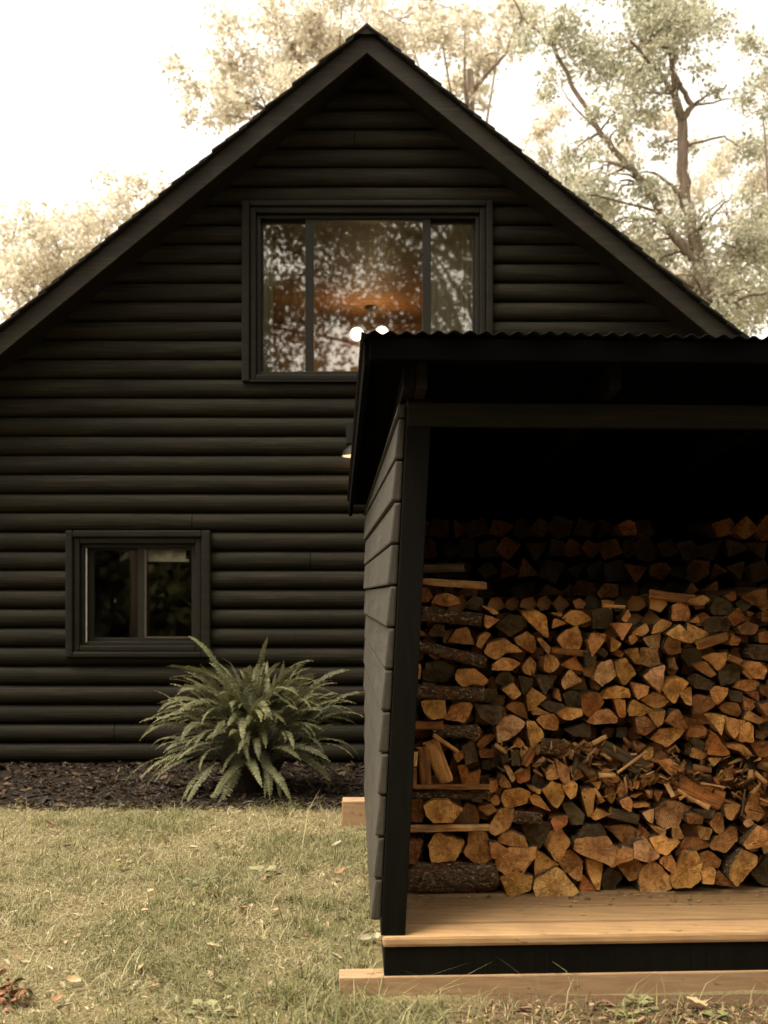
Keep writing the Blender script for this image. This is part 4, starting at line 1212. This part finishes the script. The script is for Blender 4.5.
for line in LOGS.strip().splitlines():
    cr, tn, *pp = line.split(); x0, y0 = X0[int(cr[1])], Y0[cr[0]]
    if tn[0] == 'x':
        th = float(pp[2]); a, b = [(x0 + float(q.split(',')[0]) / 8, y0 + float(q.split(',')[1]) / 8) for q in pp[:2]]
        v = FV + (-.03 if th < 50 else rnd.uniform(-.015, .005)) + max(0, (700 - a[1])) * .00035
        make_side_log(tn[1], a, b, th / 8, v)
    else:
        pts = [(x0 + float(q.split(',')[0]) / 8, y0 + float(q.split(',')[1]) / 8) for q in pp]
        cy = sum(p[1] for p in pts) / len(pts); cx = sum(p[0] for p in pts) / len(pts)
        deb = 745 < cy < 805 and cx > 585
        v = FV + rnd.uniform(-.03, .03) + max(0, (700 - cy)) * .00035 + (.02 if tn == 'g' else 0)
        make_end_log(tn, pts, v, .30 if deb else rnd.uniform(.36, .42), 1.09)
# a second row deeper in the shed shows above the front row, shade put into its colours
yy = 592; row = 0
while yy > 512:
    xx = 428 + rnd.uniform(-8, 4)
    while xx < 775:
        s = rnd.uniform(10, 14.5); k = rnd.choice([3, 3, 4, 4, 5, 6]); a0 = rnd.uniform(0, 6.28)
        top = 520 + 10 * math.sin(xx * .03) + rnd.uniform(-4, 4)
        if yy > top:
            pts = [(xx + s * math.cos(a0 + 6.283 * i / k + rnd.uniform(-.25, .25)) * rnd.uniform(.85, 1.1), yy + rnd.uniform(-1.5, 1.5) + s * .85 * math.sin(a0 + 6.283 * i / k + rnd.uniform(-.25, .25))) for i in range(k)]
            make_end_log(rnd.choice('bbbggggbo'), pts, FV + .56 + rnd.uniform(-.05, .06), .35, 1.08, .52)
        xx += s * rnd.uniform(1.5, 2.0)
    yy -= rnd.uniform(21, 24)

# ---- labels: tone, shape, size, then what it lies next to, until each one is single
def shape_word(d):
    if d['kind'] == 'thin': return 'splinter'
    if d['kind'] == 'side': return 'crosswise log' if d['ang'] < 12 else ('slanting log' if d['ang'] < 50 else 'upright leaning log')
    if d['n'] == 3: return 'triangular log end'
    if d['n'] >= 7: return 'rounded log end'
    if d['asp'] > 2.1: return 'narrow log end'
    if d['ang'] < 1.15: return 'wedge log end'
    if d['n'] == 4: return 'four sided log end'
    return 'blocky log end'
Q = sorted(d['A'] for d in INFO)
def size_word(d):
    if d['kind'] == 'thin': return 'thin'
    return 'small' if d['A'] < Q[len(Q) // 3] else ('large' if d['A'] > Q[int(len(Q) * .8)] else 'medium')
for d in INFO: d['s'] = shape_word(d); d['t'] = TWORD[d['tone']]; d['z'] = size_word(d); d['d'] = '%s %s' % (d['t'], d['s'])
def near(d, dx, dy):
    best = None
    for e in INFO:
        if e is d or abs(e['v'] - d['v']) > .3: continue
        x = e['c'][0] - d['c'][0]; y = e['c'][1] - d['c'][1]; al = x * dx + y * dy; la = abs(x * dy) + abs(y * dx)
        if al < 4 or la > al: continue
        s = math.hypot(x, y)
        if best is None or s < best[0]: best = (s, e)
    return best[1] if best else None
def neard(d, dx, dy):
    best = None
    for e in INFO:
        if e is d or abs(e['v'] - d['v']) > .3: continue
        x = e['c'][0] - d['c'][0]; y = e['c'][1] - d['c'][1]
        if x * dx <= 3 or y * dy <= 3 or not .4 < abs(x / y) < 2.5: continue
        s = math.hypot(x, y)
        if best is None or s < best[0]: best = (s, e)
    return best[1] if best else None
def zone(d):
    y = d['c'][1]; x = d['c'][0]
    r = 'on the deck' if y > 880 else 'low down' if y > 825 else 'below the loose middle' if y > 790 else 'in the loose middle' if y > 745 else 'above the middle' if y > 690 else 'high up' if y > 625 else 'near the top' if d['v'] < FV + .3 else 'in the dim back row'
    h = 'by the left post' if x < 470 else 'left of centre' if x < 560 else 'at centre' if x < 640 else 'right of centre' if x < 715 else 'at the right edge'
    return r + ' ' + h
def short(e): return e['d'].replace(' log end', ' end').replace(' log', ' log')
cand = []
for d in INFO:
    L, Rr, U, D_ = near(d, -1, 0), near(d, 1, 0), near(d, 0, -1), near(d, 0, 1)
    base = '%s %s' % (d['z'], d['d']); z = zone(d); c = ['%s %s' % (base, z)]
    if U: c.append('%s under %s, %s' % (base, short(U), z))
    if D_: c.append('%s above %s, %s' % (base, short(D_), z))
    if L: c.append('%s right of %s, %s' % (base, short(L), z))
    if Rr: c.append('%s left of %s, %s' % (base, short(Rr), z))
    if L and Rr: c.append('%s between %s and %s, %s' % (base, short(L), short(Rr), z.split(' ')[0] + ' ' + ' '.join(z.split(' ')[1:])))
    if U and D_: c.append('%s between %s above and %s below' % (base, short(U), short(D_)))
    if U and L: c.append('%s under %s, right of %s' % (base, short(U), short(L)))
    if D_ and Rr: c.append('%s above %s, left of %s' % (base, short(D_), short(Rr)))
    if D_ and L: c.append('%s above %s, right of %s' % (base, short(D_), short(L)))
    if U and Rr: c.append('%s under %s, left of %s' % (base, short(U), short(Rr)))
    if U and D_ and L: c.append('%s under %s, above %s, right of %s' % (d['d'], short(U), short(D_), short(L)))
    if U and D_ and Rr: c.append('%s under %s, above %s, left of %s' % (d['d'], short(U), short(D_), short(Rr)))
    if U and L and Rr: c.append('%s under %s between %s and %s' % (d['d'], short(U), short(L), short(Rr)))
    for dx, dy, w in ((-.7, -.7, 'below and right of'), (.7, -.7, 'below and left of'), (-.7, .7, 'above and right of'), (.7, .7, 'above and left of')):
        e = neard(d, dx, dy)
        if e: c.append('%s %s %s, %s' % (base, w, short(e), z))
    cand.append([q for q in c if len(q.replace(',', '').split()) <= 16])
from collections import Counter
cnt = Counter(q for c in cand for q in set(c)); nd = 0
for d, c in zip(INFO, cand):
    u = [q for q in c if cnt[q] == 1]
    lab = u[0] if u else c[0]; nd += not u
    cat = 'splinter' if d['kind'] == 'thin' else 'firewood'
    grp = 'loose splinters in the wood stack' if d['kind'] == 'thin' else ('split logs in the dim back row' if d['v'] > FV + .3 else 'split logs in the front of the stack')
    tag(d['o'], lab, cat, grp)
print('firewood pieces', len(INFO), [sum(d['kind'] == k for d in INFO) for k in ('end', 'side', 'thin')], 'labels not single', nd)

# crumbs of bark and split slivers lodged in the loose heap and strewn on the deck
mb = []; V = []; Fq = []; Cc = []
for i in range(420):
    if i < 250:
        px = 588 + 185 * rnd.random(); py = rnd.triangular(742, 812, 772) + (px - 680) * .05
        if i < 60: px, py = rnd.uniform(500, 600), rnd.uniform(742, 775)
        c = onface(px, py, FV + rnd.uniform(-.035, .05))
    else: c = S(rnd.uniform(.1, 1.7), FV - abs(rnd.gauss(0, .10)) - .01, DZ + .006)
    big = i < 250; L = rnd.uniform(.02, .075) if big else rnd.uniform(.005, .022); W = L * rnd.uniform(.12, .4); T = W * rnd.uniform(.3, .7)
    a = Vector((rnd.uniform(-1, 1), rnd.uniform(-.6, .3), rnd.uniform(-.7, .7) if big else rnd.uniform(-.1, .1))).normalized(); b = a.cross(Vector((rnd.uniform(-.4, .4), -1 if big else 0, .3 if big else 1))).normalized(); d = a.cross(b)
    k = len(V); e = rnd.uniform(.25, .8)
    for x, w_ in ((-.5, 1), (.5, e)):
        for p, q in ((-1, -1), (1, -1), (1, 1), (-1, 1)): V.append(tuple(c + a * (L * x + rnd.uniform(-.1, .1) * L) + b * (W * p * w_ / 2) + d * (T * q * w_ / 2)))
    for f in ((0, 1, 2, 3), (7, 6, 5, 4), (0, 4, 5, 1), (1, 5, 6, 2), (2, 6, 7, 3), (3, 7, 4, 0)): Fq.append([k + j for j in f])
    t = TONE[rnd.choice('ooopbbrg')]; f = rnd.uniform(.3, .95); Cc += [[q * f for q in t]] * 8
tag(link('wood_debris', np_mesh('wood_debris', np.array(V), np.array(Fq), M['litter'], np.array(Cc))), 'split slivers and bark crumbs lodged in the loose heap and on the deck', 'wood debris', kind='stuff')

# the darker ends that close the gaps between the front pieces, deeper in the stack: too many to tell apart
V = []; Fq = []; Cc = []
py = 604
while py < 892:
    px = 410 + rnd.uniform(0, 12)
    while px < 778:
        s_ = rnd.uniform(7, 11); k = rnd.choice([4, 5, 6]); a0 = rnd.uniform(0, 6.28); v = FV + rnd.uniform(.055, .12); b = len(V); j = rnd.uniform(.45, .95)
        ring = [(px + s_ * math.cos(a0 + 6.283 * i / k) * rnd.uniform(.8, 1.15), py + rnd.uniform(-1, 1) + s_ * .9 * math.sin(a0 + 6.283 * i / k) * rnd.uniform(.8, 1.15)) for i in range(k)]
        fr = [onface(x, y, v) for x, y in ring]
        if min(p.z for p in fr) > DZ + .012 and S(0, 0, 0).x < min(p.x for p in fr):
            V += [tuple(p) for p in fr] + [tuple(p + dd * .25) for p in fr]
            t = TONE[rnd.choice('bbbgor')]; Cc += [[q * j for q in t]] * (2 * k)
            for i in range(k): Fq.append((b + i, b + (i + 1) % k, b + k + (i + 1) % k)); Fq.append((b + i, b + k + (i + 1) % k, b + k + i))
            for i in range(1, k - 1): Fq.append((b, b + i, b + i + 1))
        px += s_ * rnd.uniform(1.6, 2.1)
    py += rnd.uniform(15, 18)
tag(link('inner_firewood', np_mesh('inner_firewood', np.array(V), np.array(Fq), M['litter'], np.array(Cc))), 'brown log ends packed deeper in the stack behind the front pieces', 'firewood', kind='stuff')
# ------------------------------------------------------------------ fern
def frond_mesh(seed, L, up, droop, width):
    r = random.Random(seed); V = []; Fq = []; Cc = []
    n_ = 34; p = Vector((0, 0, 0)); ang = up; pts = []; st = L / n_
    for i in range(n_ + 1):
        pts.append((p.copy(), ang)); p = p + Vector((math.cos(ang), 0, math.sin(ang))) * st; ang -= droop * (i / n_) ** 1.1 / n_ * 1.7
    tw = r.uniform(-.5, .5); sidew = r.uniform(-.06, .06)
    g = np.array([.100, .102, .054]) * r.uniform(.65, 1.3)
    def pos(i): t = i / n_; q = pts[i][0]; return Vector((q.x, sidew * t * t, q.z))
    for i in range(n_):            # rachis
        a, b = pos(i), pos(i + 1); w_ = .0035 * (1 - i / n_) + .001; k = len(V)
        V += [a + Vector((0, -w_, 0)), a + Vector((0, w_, 0)), b + Vector((0, w_, 0)), b + Vector((0, -w_, 0))]; Fq.append((k, k + 1, k + 2, k + 3)); Cc += [g * .9] * 4
    for i in range(3, n_ + 1):
        t = i / n_; a = pos(i); an = pts[i][1]; tang = Vector((math.cos(an), 0, math.sin(an))); nor = Vector((-math.sin(an), 0, math.cos(an)))
        w_ = width * min(1, (t - .05) * 5) * (1 - t) ** .42 * r.uniform(.85, 1.1)
        if t > .97: w_ = width * .12
        for s in (-1, 1):
            sd_ = Vector((0, s, 0)); rot = tw * t; sdir = (sd_ * math.cos(rot) + nor * math.sin(rot) * s)
            d = (sdir + tang * r.uniform(.15, .4) - nor * r.uniform(-.05, .35)).normalized(); hw = L / n_ * .62
            k = len(V); e = a + d * w_; m = a + d * w_ * .5 - nor * .002
            V += [a - tang * hw * .5, a + tang * hw * .5, m + tang * hw * .62, e, m - tang * hw * .62]; Fq.append((k, k + 1, k + 2, k + 4)); Fq.append((k + 4, k + 2, k + 3, k + 3))
            c = g * r.uniform(.75, 1.3) * np.array([1 + .35 * t, 1 + .25 * t, 1]); Cc += [c] * 5
    V = np.array([tuple(v) for v in V]); 
    tri = []
    for f in Fq:
        tri.append((f[0], f[1], f[2]))
        if f[2] != f[3]: tri.append((f[0], f[2], f[3]))
    return np_mesh('frond', V, np.array(tri), M['fern'], np.array(Cc))
fc = ground_at(252, 792)
fern = empty('fern', fc, 'large green fern with arching fronds growing against the black wall', 'fern')
mb = MB(); mb.lathe([(0, .52), (.10, .48), (.20, .36), (.22, .22), (.14, .02), (0, 0)], fc, 14)
for q in mb.v: q.x += rnd.uniform(-.015, .015); q.y += rnd.uniform(-.015, .015)
mb.build('stem_clump', simple('dark fern stems', (.03, .022, .012), .9, 0, .1, 40, .5), fern)
var = [frond_mesh(i, *a) for i, a in enumerate([(.52, 1.3, .7, .048), (.56, 1.1, 1.1, .054), (.58, .9, 1.3, .056), (.60, .7, 1.6, .056), (.60, .5, 1.7, .058), (.58, .3, 1.6, .058), (.56, .05, 1.4, .056), (.50, 1.45, .4, .042), (.60, .7, 2.1, .056), (.58, .3, 2.0, .056), (.56, -.2, 1.2, .056), (.54, -.5, .9, .054)])]
for i in range(100):
    o = link('frond', var[0], fern)
    # origins spread over a mound, direction fanning out from its middle
    lat = math.asin(min(1, .02 + .98 * (i + .5) / 100)); az = i * 2.39996 + rnd.uniform(-.25, .25)
    if lat < 1.0 and math.sin(az) > .35: az = -az
    ca, sa = math.cos(lat), math.sin(lat)
    rad = rnd.uniform(.12, .42) * (.35 + .65 * ca)
    o.location = (rad * math.cos(az) * 1.1, rad * math.sin(az) * .8, .24 + .45 * sa + rnd.uniform(-.08, .05))
    k = (11, 10, 6, 9, 5, 4, 3, 8, 2, 2, 1, 0)[min(11, int(lat / 1.571 * 12))]
    o.data = var[k if rnd.random() < .6 else rnd.choice([5, 4, 8, 3, 2, 2, 1] if lat > .35 else [10, 11, 9, 6])]
    o.rotation_euler = (rnd.uniform(-.4, .4), rnd.uniform(-.2, .2), az + rnd.uniform(-.5, .5)); s = rnd.uniform(.70, 1.02) * (.85 if math.sin(az) > 0 else 1); o.scale = (s, s, s)

# beyond the hundred fronds that show most, the rest of the crown is one piece
VV = []; FF = []; CC = []; off = 0
for i in range(210):
    q = var[rnd.choice([0, 1, 1, 2, 2, 3, 3, 4, 5, 8])]; n_ = len(q.vertices)
    co_ = np.empty(n_ * 3, np.float32); q.vertices.foreach_get('co', co_); co_ = co_.reshape(-1, 3)
    cl_ = np.empty(n_ * 4, np.float32); q.color_attributes['tint'].data.foreach_get('color', cl_)
    fs = np.empty(len(q.loops), np.int32); q.loops.foreach_get('vertex_index', fs)
    az = rnd.uniform(0, 6.283); lat = math.asin(rnd.random()); rad = rnd.uniform(.05, .34) * (.4 + .6 * math.cos(lat)); s_ = rnd.uniform(.7, 1.02) * (.85 if math.sin(az) > 0 else 1)
    m = Matrix.Translation((rad * math.cos(az) * 1.1, rad * math.sin(az) * .8, .22 + .40 * math.sin(lat) + rnd.uniform(-.05, .05))) @ Matrix.Rotation(az + rnd.uniform(-.6, .6), 4, 'Z') @ Matrix.Rotation(rnd.uniform(-.5, .5), 4, 'X') @ Matrix.Scale(s_, 4)
    m = np.array(m); VV.append(co_ @ m[:3, :3].T + m[:3, 3]); FF.append(fs.reshape(-1, 3) + off); CC.append(cl_.reshape(-1, 4)[:, :3]); off += n_
link('inner_fronds', np_mesh('inner_fronds', np.concatenate(VV), np.concatenate(FF), M['fern'], np.concatenate(CC)), fern)['kind'] = 'stuff'

# ------------------------------------------------------------------ trees
def leaves(clumps, per, size, pal, seed, flat=.75):
    """clumps: list of (centre, radius, weight)"""
    g = np.random.default_rng(seed); P_ = []; 
    for c, r, wgt in clumps:
        n_ = int(per * wgt * (r / .6) ** 2)
        # sub-clumps give uneven outline and gaps
        ns = max(3, int(7 * wgt)); sc = g.normal(0, .62, (ns, 3)) * r * np.array([1, 1, flat])
        k = g.integers(0, ns, n_); p = sc[k] + g.normal(0, .33, (n_, 3)) * r * np.array([1, 1, .8])
        P_.append(np.array(c)[None] + p)
    P_ = np.concatenate(P_); n_ = len(P_)
    a = g.normal(0, 1, (n_, 3)); a[:, 2] -= .4; a /= np.linalg.norm(a, axis=1)[:, None]
    b = np.cross(a, g.normal(0, 1, (n_, 3))); b /= np.linalg.norm(b, axis=1)[:, None]; c = np.cross(a, b)
    L = (size * g.lognormal(0, .3, n_))[:, None]; W = L * .32
    V = np.stack([P_, P_ + a * L * .45 + b * W + c * W * .4, P_ + a * L, P_ + a * L * .45 - b * W + c * W * .4], 1).reshape(-1, 3)
    i = (np.arange(n_) * 4)[:, None]; Fq = np.concatenate([i + np.array([[0, 1, 2]]), i + np.array([[0, 2, 3]])])
    pal = np.array(pal); col = pal[g.integers(0, len(pal), n_)] * g.uniform(.75, 1.25, (n_, 1))
    return V, Fq, np.repeat(col, 4, axis=0)
LEAF = [(.47, .46, .35), (.41, .40, .29), (.55, .53, .41), (.31, .31, .21), (.51, .48, .36)]  # lighter than real leaves, overexposure and haze put into the colour
LEAFD = [(.085, .078, .035), (.06, .056, .024), (.11, .10, .045)]
def wig(pts, amt, seed):
    out = []; r = random.Random(seed)
    for i in range(len(pts) - 1):
        a, b = pts[i], pts[i + 1]
        for j in range(4): t = j / 4; out.append(a.lerp(b, t) + (Vector((r.uniform(-1, 1), r.uniform(-1, 1), r.uniform(-1, 1))) * amt if i + j else Vector()))
    out.append(pts[-1]); return out
def tree(name, base, limbs, clumps, per, size, pal, seed, label, cat='tree', group=None, twigs=True, mat='treebark'):
    """limbs: list of (points, r0, r1); twigs run from the nearest limb point to every leaf clump"""
    root = empty(name, base, label, cat, group); mb = MB(); allp = []
    for pts, r0, r1 in limbs:
        q = wig(pts, r0 * .35, seed); k = len(q); mb.tube(q, [r0 + (r1 - r0) * i / (k - 1) for i in range(k)], 8)
        allp += [(p, r0 + (r1 - r0) * i / (k - 1)) for i, p in enumerate(q)]
    if twigs:
        r = random.Random(seed)
        for c, rad, w_ in clumps:
            c = Vector(c); p, pr = min(allp, key=lambda e: (e[0] - c).length + .5 * max(0, e[0].z - c.z))
            for s in range(3 if rad > .3 else 1):
                e = c + Vector((r.gauss(0, .5), r.gauss(0, .5), r.gauss(0, .4))) * rad
                m = p.lerp(e, .5) + Vector((r.gauss(0, .1), r.gauss(0, .1), r.uniform(0, .15))) * (e - p).length
                mb.tube(wig([p, m, e], .02, seed + s), [min(pr * .6, .022) * (1 - t / 9) + .004 for t in range(9)], 5, cap=False)
    mb.build('trunk', M[mat], root, smooth=True)
    V, Fq, col = leaves(clumps, per, size, pal, seed)
    link('crown', np_mesh('crown', V - np.array(base), Fq, M['leaf'], col), root)
    return root
def cl(lst, Y, dep, seed, w=1.0):
    r = random.Random(seed); out = []
    for px, py, rp in lst:
        y = Y + r.uniform(-dep, dep); out.append((P(px, py, y), rp / F * Y * .95, w))
    return out
# oak at right, the one with visible limbs
Y = 17.5
def Q_(px, py, y=Y): return P(px, py, y)
base = Vector((Q_(712, 300).x + .1, Y, 0))
limbs = [([base, Q_(712, 420), Q_(706, 300), Q_(700, 262)], .20, .125),
         ([Q_(700, 262), Q_(689, 215), Q_(684, 170), Q_(682, 128), Q_(676, 100)], .105, .07),
         ([Q_(676, 100), Q_(664, 78), Q_(650, 62), Q_(630, 40, Y - .4)], .05, .015),
         ([Q_(682, 122), Q_(692, 106), Q_(683, 88), Q_(671, 70), Q_(668, 40, Y + .3), Q_(672, 0, Y + .4)], .055, .018),
         ([Q_(676, 100), Q_(672, 60), Q_(690, 10), Q_(700, -40)], .05, .015),
         ([Q_(701, 268), Q_(682, 246), Q_(664, 218), Q_(648, 190), Q_(629, 166), Q_(600, 132), Q_(581, 98), Q_(552, 48), Q_(530, 24), Q_(505, -10)], .085, .014),
         ([Q_(688, 206), Q_(672, 186), Q_(655, 172), Q_(640, 172)], .04, .012),
         ([Q_(600, 132), Q_(585, 118), Q_(572, 104)], .025, .01),
         ([Q_(704, 290), Q_(730, 255, Y + .5), Q_(760, 235, Y + 1)], .06, .02),
         ([Q_(706, 300), Q_(735, 300, Y - .5), Q_(772, 290, Y - .8)], .06, .02)]
cs = cl([(560, 25, 26), (600, 55, 34), (640, 35, 38), (668, 15, 34), (702, 25, 24), (548, 88, 14), (605, 108, 18), (640, 108, 20), (655, 80, 24), (718, 88, 10), (752, 95, 14),
         (590, 172, 26), (612, 200, 28), (640, 186, 20), (578, 150, 18), (650, 228, 26), (690, 236, 26), (732, 250, 34), (722, 300, 36), (758, 312, 36), (660, 258, 20), (742, 205, 22),
         (690, 150, 10), (606, 232, 24), (575, 205, 18), (640, 272, 22), (680, 290, 24), (625, 130, 12), (660, 150, 12), (520, 30, 22), (745, 150, 14), (765, 250, 30), (660, 30, 30), (630, 70, 26), (640, -5, 26), (672, 6, 20), (656, 22, 14), (668, 40, 12), (652, 50, 10)], Y, .9, 3)
tree('oak_tree', base, limbs, cs, 2100, .062, LEAF, 11, 'tall oak with a forked trunk and light washed leaves rising behind the right roof slope')
# leafy clump and dark nest like burr on the trunk stay part of the tree; a nearer hanging spray of leaves at the top
def auto_tree(px, py, Y, crown, seed, label, per=420, size=.10, pal=LEAF, w=1.0, dep=1.0, r0=.16, group=None):
    top = P(px, py, Y); b = Vector((top.x, Y, 0)); cs = cl(crown, Y, dep, seed, w); r = random.Random(seed)
    limbs = [([b, b.lerp(top, .5) + Vector((r.uniform(-.2, .2), 0, 0)), top], r0, r0 * .45)]
    for c, rad, _ in sorted(cs, key=lambda e: -e[1])[:7]:
        st = b.lerp(top, r.uniform(.6, .98)); limbs.append(([st, st.lerp(c, .5) + Vector((r.uniform(-.3, .3), 0, r.uniform(0, .4))), c], r0 * .3, .012))
    return tree('oak_tree', b, limbs, cs, per, size, pal, seed, label, group=group)
HAZE_PALE = [(.68, .62, .51), (.62, .56, .45), (.74, .68, .57), (.54, .49, .38)]  # haze over the far trees put into their leaf colour
auto_tree(300, 60, 22, [(205, 92, 24), (250, 72, 32), (232, 108, 18), (292, 45, 36), (312, 88, 30), (350, 35, 32), (280, 100, 26), (262, 22, 22), (342, 6, 30), (188, 112, 9), (398, 20, 30), (430, 12, 22), (230, 60, 14), (310, 15, 22)], 21, 'haze paled tree showing above the left roof slope beside the peak', pal=HAZE_PALE, per=1500, size=.085)
auto_tree(40, 230, 24, [(12, 240, 36), (50, 246, 28), (20, 290, 30), (92, 222, 22), (122, 206, 20), (150, 188, 13), (62, 268, 28), (98, 246, 26), (-20, 260, 40), (35, 222, 16), (138, 222, 18)], 22, 'low pale tree at the left edge beyond the roof slope', pal=HAZE_PALE, per=1500, size=.085)
auto_tree(470, 70, 23, [(480, 60, 20), (462, 85, 16), (500, 38, 20), (440, 30, 20), (520, 15, 22), (465, 20, 22), (480, 100, 10), (410, 40, 14)], 23, 'thin pale tree just right of the gable peak', pal=HAZE_PALE, per=1300, size=.09)
auto_tree(600, 200, 26, [(540, 160, 16), (560, 190, 24), (600, 220, 34), (640, 250, 34), (690, 200, 24), (560, 110, 14), (620, 150, 18), (720, 160, 20), (760, 170, 24), (770, 220, 34), (600, 260, 30), (700, 280, 38), (660, 120, 16), (540, 130, 12)], 24, 'farther pale tree filling in behind the forked oak', pal=HAZE_PALE, per=1300, size=.09)
auto_tree(790, 180, 20, [(762, 110, 18), (775, 60, 22), (780, 150, 28), (764, 240, 34), (770, 290, 40), (740, 320, 34), (800, 220, 40), (745, 40, 14)], 25, 'leafy tree at the right edge of the view', per=1600, size=.07)
# trees behind the viewer, seen in the window panes
def big_tree(x, y, h, r, seed, label, lo=.42, n_=26, per=230, tx=0):
    g = random.Random(seed); b = Vector((x + tx, y, 0)); top = Vector((x + tx + g.uniform(-.5, .5), y, h * .8)); cs = []
    for i in range(n_):
        a = g.uniform(0, 6.28); q = g.random() ** .5 * r; cs.append((Vector((x + q * math.cos(a), y + q * math.sin(a), h * (lo + (.92 - lo) * g.random()) - .10 * q)), g.uniform(.7, 1.25), 1))
    limbs = [([b, b.lerp(top, .5), top], .26, .08)]
    for c, rad, _ in cs[:16]:
        st = b.lerp(top, g.uniform(.35, .95)); limbs.append(([st, st.lerp(c, .5) + Vector((0, 0, g.uniform(0, .5))), c], .07, .02))
    return tree('oak_tree', b, limbs, cs, per, .115, LEAFD, seed, label, 'tree', mat='darkbark')
big_tree(-.4, -7.5, 12.8, 4.4, 31, 'dark oak reflected in the middle pane of the upper window', .64, 36, 300, 3.4)
big_tree(4.8, -9.5, 13.5, 4.0, 32, 'dark oak reflected in the right pane of the upper window', .5)
big_tree(-6.0, -9.0, 13, 4.0, 33, 'dark oak reflected in the left pane of the upper window', .5, 32, 290)
# the wood closing off the lawn behind the viewer reads as one mass
g = random.Random(77); cs = []
for i in range(150):
    x = g.uniform(-26, 26); y = -15.5 + g.uniform(-1.5, 1.5) + .012 * x * x; z = g.uniform(-.4, 6.7) * (1 if g.random() < .8 else 1.15)
    cs.append((Vector((x, y, z)), g.uniform(1.3, 2.1), 1))
V, Fq, col = leaves(cs, 55, .42, LEAFD, 78)
tag(link('woodland', np_mesh('woodland', V, Fq, M['leaf'], col)), 'dark leafy wood across the lawn, reflected in the window panes', 'wood', kind='stuff')
